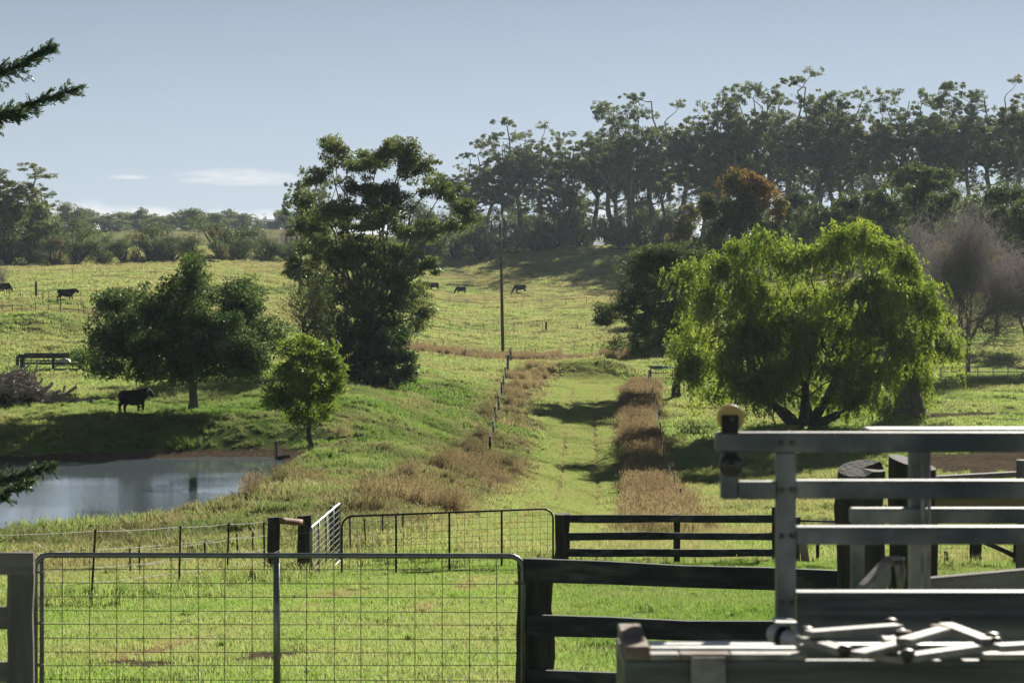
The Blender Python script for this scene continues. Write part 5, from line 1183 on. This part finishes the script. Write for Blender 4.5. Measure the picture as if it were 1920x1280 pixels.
# shed on the far left skyline
g = on_ground(502, 900); t = thing('farm_shed', g, 'low blue-grey shed on the far left skyline', 'shed')
zb = g[2] - 1.5; zt = P(500, 416, 900)[2]; wd = 4.9
mb = MB(); mb.box((g[0], g[1], (zb + zt) / 2), (wd * 2, 7, zt - zb)); mb.build('wall', MAT['shed_wall'], t)
mb = MB(); rz_ = P(500, 411.5, 900)[2]; x0, x1 = g[0] - wd - .25, g[0] + wd + .25; y0, y1 = g[1] - 3.9, g[1] + 3.9
mb.add(np.array(((x0, y0, zt - .05), (x1, y0, zt - .05), (x1, g[1], rz_), (x0, g[1], rz_), (x0, y1, zt - .05), (x1, y1, zt - .05))), [(0, 1, 2, 3), (3, 2, 5, 4)], [(0, 3, 4), (1, 5, 2)]); mb.build('roof', MAT['shed_roof'], t)
mb = MB(); mb.box((g[0] - 1, g[1] - 3.53, zb + 2.4), (2.6, .06, 2.4)); mb.build('door', MAT['shed_roof'], t)
# ------------------------------------------------------------------ cattle yard in the foreground, right
def px_box(mb, x0, y0, x1, y1, d, depth, bev=.004):
    """box whose front face fills the photo rectangle at distance d"""
    a = P(x0, y0, d); b = P(x1, y1, d); c = (a + b) / 2; mb.box((c[0], d + depth / 2, c[2]), (abs(b[0] - a[0]), depth, abs(b[2] - a[2])), None, bev)
D1 = 5.0
fz = gz(P(1480, 1100, D1)[0], D1)
t = thing('cattle_crush', (P(1700, 0, D1)[0], D1, fz), 'galvanised steel cattle-crush panel with horizontal rails, right foreground', 'cattle crush'); panel = t
for nm, x0, y0, x1, y1 in (('top_rail', 1343, 811, 2350, 848), ('rail', 1493.5, 901, 2350, 935), ('rail', 1493.5, 988, 2350, 1021)):
    mb = MB(); px_box(mb, x0, y0, x1, y1, D1, .05); mb.build(nm, MAT['galv_dull'], t)
mb = MB(); px_box(mb, 1457, 848.5, 1493, 3040, D1 + .002, .046); mb.build('upright', MAT['galv_dull'], t)
mb = MB(); px_box(mb, 2150, 848.5, 2186, 3040, D1 + .002, .046); mb.build('upright', MAT['galv_dull'], t)
mb = MB(); px_box(mb, 1385.5, 903, 1456.5, 936, D1, .045); mb.build('stub_rail', MAT['galv_dull'], t)
mb = MB(); px_box(mb, 1353, 848.5, 1385, 936, D1 + .004, .04); mb.build('stub_upright', MAT['galv_dull'], t)
mb = MB(); px_box(mb, 1493.5, 1114, 2350, 1260, D1 + .006, .006, .001); px_box(mb, 1493.5, 1110, 2350, 1115, D1 - .004, .05, .001); mb.build('kick_sheet', MAT['galv_sheet'], t)
for yy in (1142, 1157, 1163):
    mb = MB(); px_box(mb, 1545, yy, 2350, yy + (3.5 if yy != 1157 else 2), D1 + .001, .005, .001); mb.build('sheet_rib', MAT['galv_sheet'], t)
for (px, py) in ((1465, 918), (1485, 918), (1465, 1004), (1485, 1004), (1465, 830), (1485, 830), (1465, 1130), (1485, 1130)):
    c = P(px, py, D1); mb = MB(); mb.tube(np.array([c + (0, .001, 0), c + (0, -.004, 0), c + (0, -.006, 0)]), [.0065, .0065, .004], 6); mb.build('bolt', MAT['bolt'], t)
# roller on the end of the top rail: nylon wheel in a black fork
c = P(1370, 783, D1 + .02)
mb = MB(); n_ = 28; V = []
prof = [(-.018, .004), (-.018, .024), (-.02, .031), (-.012, .0315), (-.006, .026), (.006, .026), (.012, .0315), (.02, .031), (.018, .024), (.018, .004)]
for y_, rr in prof:
    for a in np.arange(n_) * 2 * np.pi / n_: V.append(c + np.array((math.cos(a) * rr, y_, math.sin(a) * rr)))
mb.add(np.array(V), [(i * n_ + j, i * n_ + (j + 1) % n_, (i + 1) * n_ + (j + 1) % n_, (i + 1) * n_ + j) for i in range(len(prof) - 1) for j in range(n_)]); wheel = mb.build('roller', MAT['nylon'], t, True)
mb = MB(); px_box(mb, 1353, 778, 1385, 811.5, D1 - .012, .008, .002); px_box(mb, 1353, 778, 1385, 811.5, D1 + .046, .008, .002); mb.build('roller_fork', MAT['black_iron'], t); mb = MB(); mb.tube(np.stack([c + (0, -.042, 0), c + (0, .034, 0)]), .007, 10); mb.build('axle', MAT['bolt'], wheel, True, org=np.array(t.location))
c2 = P(1371, 872, D1 - .012); mb = MB(); mb.tube(np.array([c2, c2 + (0, .02, 0)]), .027, 22); mb.tube(np.array([c2 + (0, -.012, 0), c2]), .009, 10); mb.build('guide_disc', MAT['bolt'], t, True)
# second panel a little behind
D2 = 5.7
t = thing('cattle_crush', (P(1800, 0, D2)[0], D2, gz(P(1800, 0, D2)[0], D2)), 'second galvanised panel with slide rods behind the first crush panel', 'cattle crush')
mb = MB(); px_box(mb, 1596, 953, 2350, 982, D2, .045); mb.build('rail', MAT['galv_dull'], t)
mb = MB(); px_box(mb, 1598, 982.5, 1622, 2735, D2 + .002, .04); mb.build('upright', MAT['galv_dull'], t)
mb = MB(); px_box(mb, 1708, 840, 1742, 2735, D2 + .052, .05); mb.build('upright', MAT['galv_dull'], t)
mb = MB(); px_box(mb, 1630, 804.5, 2350, 812, D2 + .02, .12); mb.build('top_plate', MAT['galv_dull'], t)
for px in (1729.5, 1742): 
    mb = MB(); mb.tube(np.stack([P(px, 838, D2 - .03), P(px, 1240, D2 - .03)]), .0045, 8); mb.build('slide_rod', MAT['steel_bright'], t, True)
mb = MB(); px_box(mb, 1716, 1029, 1727, 1033, D2 - .035, .01, .001); mb.build('latch_pin', MAT['steel_bright'], t)
# lever handle
t2 = thing('crush_lever', P(1660, 1110, 5.35), 'chunky pale metal lever with a capped end on the crush', 'lever')
a_ = P(1618, 1118, 5.3); b_ = P(1672, 1060, 5.42); mb = MB(); mb.bar(a_, b_, .03, .062, (0, 0, 1), .006); mb.build('arm', MAT['steel_bright'], t2)
a_ = P(1680, 1052, 5.40); b_ = P(1684, 1108, 5.44); mb = MB(); mb.tube(np.array([a_, a_ * .7 + b_ * .3, b_]), [.018, .024, .014], 14); mb.build('grip', MAT['steel_bright'], t2, True)
a_ = P(1672, 1060, 5.395); b_ = P(1677, 1112, 5.395); mb = MB(); mb.bar(a_, b_, .02, .012, (1, 0, 0), .002); mb.build('collar', MAT['black_iron'], t2)
mb = MB(); px_box(mb, 1671, 1046, 1697, 1049.5, 5.37, .05, .001); px_box(mb, 1693, 1050, 1696, 1112, 5.38, .01, .001); mb.tube(np.stack([P(1687, 1046, 5.39), P(1687, 1042, 5.39)]), .006, 8); mb.build('cap_plate', MAT['steel_bright'], t2)
# control box with scissor linkage on top
D3 = 4.15; ZT = CAMZ - .672
def on_top(px, py, dz=0.0):
    d = (.672 - dz) * F / (py - EYE); return np.array(((px - 960) * d / F, d, ZT + dz))
g = np.array((P(1600, 0, D3)[0], D3, gz(P(1600, 0, D3)[0], D3)))
t = thing('steel_cabinet', g, 'long galvanised steel box in the front right corner, carrying a linkage', 'steel box')
xl = P(1172, 0, D3)[0]; xr = P(2300, 0, D3)[0]
mb = MB(); zb = P(0, 1238, D3)[2]
mb.box(((xl + xr) / 2, D3 + .012, zb - 1.2), (xr - xl, .024, 2.4), None, .003); mb.box((xl + .012, D3 + .19, zb - 1.21), (.024, .33, 2.4), None, .003); mb.box(((xl + xr) / 2, D3 + .19, zb - .30), (xr - xl - .06, .33, .012)); mb.build('body', MAT['galv_sheet'], t)
mb = MB(); px_box(mb, 1172, 1212, 1218, 1237.5, D3 - .004, .3, .003); mb.build('rusty_corner', MAT['rust'], t)
mb = MB(); px_box(mb, 1218.5, 1208, 2300, 1214, D3 + .25, .05, .002); px_box(mb, 1218.5, 1214.5, 1495, 1224, D3 + .05, .03, .002); mb.build('channel', MAT['galv'], t)
for (x0, x1, m_) in ((1219, 1274, 'steel_bright'), (1275, 1370, 'rust'), (1371, 1512, 'steel_bright'), (1845, 2300, 'steel_bright')):
    mb = MB(); px_box(mb, x0, 1226, x1, 1237.5, D3 - .002, .04, .002); mb.build('edge_strip', MAT[m_], t)
mb = MB(); px_box(mb, 1296, 1232, 1361, 1700, D3 - .014, .01, .002); mb.build('cover_plate', MAT['steel_bright'], t)
tl = thing('scissor_linkage', on_top(1700, 1205), 'scissor linkage of pale flat bars and bolts lying on the steel box', 'linkage')
BARS = [((1514, 1188), (1686, 1175), .02), ((1505, 1196), (1580, 1220), .004), ((1606, 1228), (1700, 1204), .004), ((1694, 1203), (1770, 1181), .02), ((1772, 1172), (1854, 1203), .012), ((1706, 1232), (1866, 1209), .002), ((1868, 1214), (2010, 1206), .012), ((1656, 1188), (1700, 1232), -.008), ((1590, 1222), (1700, 1236), -.014)]
for (a_, b_, dz) in BARS:
    mb = MB(); mb.bar(on_top(*a_, dz), on_top(*b_, dz), .034 if dz >= 0 else .03, .013, (0, 0, 1), .002); mb.build('bar', MAT['steel_bright'], tl)
for (px, py, s_) in ((1513, 1186, 1), (1670, 1170, 1.1), (1775, 1167, 1.15), (1861, 1197, 1.1), (1690, 1190, .9), (1584, 1221, 1.0), (1702, 1229, 1.0), (1868, 1206, .8)):
    c = on_top(px, py, .012); mb = MB(); mb.tube(np.array([c + (0, 0, -.012), c + (0, 0, .002), c + (0, 0, .006), c + (0, 0, .011), c + (0, 0, .013)]), np.array([.007, .0125, .0145, .011, .004]) * s_, 8); mb.build('bolt', MAT['bolt'], tl, True)
for (px, py) in ((1680, 1176), (1758, 1176), (1695, 1187)):
    c = on_top(px, py, .018); mb = MB(); mb.tube(np.array([c, c + (0, 0, .005)]), .015, 12); mb.build('rusty_washer', MAT['rust'], tl, True)
tp_ = thing('pivot_bracket', on_top(1475, 1212), 'small white pivot roller under a bracket at the left end of the linkage', 'bracket')
c = P(1470, 1194, 4.33); mb = MB(); ax = np.array((.6, -.75, -.15)); ax /= np.linalg.norm(ax)
mb.tube(np.array([c - ax * .035, c - ax * .03, c + ax * .03, c + ax * .035]), [.016, .02, .02, .014], 18); mb.build('roller', MAT['white_tin'], tp_, True)
mb = MB(); mb.tube(np.array([c - ax * .008, c + ax * .008]), .0215, 18); mb.build('rubber_ring', MAT['black_iron'], tp_, True)
mb = MB(); px_box(mb, 1454, 1166, 1496, 1172, 4.30, .07, .002); px_box(mb, 1489, 1172.5, 1495, 1216, 4.31, .05, .002); mb.tube(np.stack([P(1480, 1166, 4.33), P(1480, 1160, 4.33)]), .008, 8); mb.build('bracket_plate', MAT['galv'], tp_)

# stout yard posts behind the panel, boards and a farther yard fence
for (px, tp, d, rad, cut, lab) in ((1614, 877, 13.2, .145, .015, 'stout dark log post with cut top behind the steel panel, nearer one'), (1712, 867, 13.8, .155, -.02, 'stout dark log post right behind the first one')):
    g = on_ground(px, d); h = top_z(px, tp, d) - g[2]; mb = MB(); r = np.random.default_rng(px); k_ = 10
    mb.tube(np.stack([r.normal(0, .008, k_), r.normal(0, .008, k_), np.linspace(-.3, h, k_)], 1), rad * (1 + r.normal(0, .02, k_)), 18); v = mb.v[0]; m_ = v[:, 2] > h - .01; v[m_, 2] += cut * v[m_, 0] / rad * 2 + .03 * (v[m_, 1] / rad)
    o = single('yard_post', mb.mesh('yard_post', MAT['timber_post'], False), g); tag(o, lab, 'post', 'stout yard posts')
def board(label, a, b, h, mat, thick=.05, legs=()):
    A = P(*a); B = P(*b); t = thing('timber_board', A, label, 'board'); mb = MB(); mb.bar(A, B, thick, h, (0, 0, 1), .006); mb.build('plank', MAT[mat], t)
    for u in legs:      # short posts that carry the plank
        q = A + (B - A) * u; g = gz(q[0], q[1] + .1); mb = MB(); mb.box((q[0], q[1] + thick / 2 + .062, (q[2] + h * .3 + g - .2) / 2), (.12, .12, q[2] + h * .3 - g + .2), None, .006); mb.build('post', MAT['timber_post'], t)
    return t
board('rough grey sleeper board sloping up to the right edge behind the panel', (1738, 1118, 8.5), (2300, 1068, 8.2), .15, 'timber_sleeper', .08, (.02, .97))
board('ochre board between the stout posts and the right edge', (1752, 945, 13.55), (2100, 943, 13.4), .09, 'ochre_board', .04, (.97,))
board('thin pale board just below the bare earth at the right', (1745, 897, 14.5), (1912, 888, 15.0), .035, 'timber_sleeper', .09)
g = on_ground(1925, 14.0); mb = MB(); mb.tube(np.stack([g, P(1927, 862, 14.0)]), [.08, .075], 12); o = mb.build('yard_post', MAT['timber_grey']); tag(o, 'grey post cut by the right edge at the end of the thin pale board', 'post', 'stout yard posts')
rail_fence('yard_fence', 'farther yard fence with posts and a diagonal brace, seen under the rails at the right', [(1774, 1033, 43, .045), (1830, 1000, 43, .12), (1912, 1000, 43, .13), (1782, 1060, 42, .05)], [((1846, 1016, 42.9), (1912, 1046, 42.9), .11)], seed=9, rail_t=.09, mat_r='timber_post')
ff = [o for o in COL.objects if o.name.startswith('yard_fence')][-1]; org = np.array(ff.location)
for px in range(1744, 1832, 10): mb = MB(); mb.tube(np.stack([P(px, 1016, 43.05), P(px, 1078, 43.05)]), .003, 3, False); mb.build('upright_wire', MAT['wire'], ff)
for py in range(1018, 1078, 9): mb = MB(); mb.tube(np.stack([P(1735, py, 43.05), P(1832, py, 43.05)]), .003, 3, False); mb.build('cross_wire', MAT['wire'], ff)
rail_fence('yard_fence', 'leaning pale log and posts right of the far timber fence', [(1490, 968, 42.2, .11), (1533, 1016, 42.5, .035)], [((1492, 975, 42.3), (1570, 977, 42.4), .035)], seed=10, rail_t=.03)
ff = [o for o in COL.objects if o.name.startswith('yard_fence')][-1]
mb = MB(); mb.tube(np.stack([P(1499, 985, 42.0), P(1506, 1020, 42.0), P(1512, 1066, 42.0)]), [.07, .08, .085], 10); mb.build('log', MAT['log_pink'], ff, True)

# ------------------------------------------------------------------ morning haze
if HAZE > 0:
    hm, nd, lk = new_mat('haze'); pv = N(nd, 'ShaderNodeVolumePrincipled'); pv.inputs['Color'].default_value = (.72, .86, 1.0, 1); pv.inputs['Density'].default_value = HAZE; pv.inputs['Anisotropy'].default_value = .25
    o_ = N(nd, 'ShaderNodeOutputMaterial'); lk.new(pv.outputs[0], o_.inputs['Volume'])
    zlo = float(GZ.min()) - 1.0; zhi = 75.0
    mb = MB(); mb.box((0, 2200, (zlo + zhi) / 2), (16500, 4800, zhi - zlo)); o = mb.build('haze', hm); tag(o, 'thin pale morning haze over the valley', None, None, 'stuff')
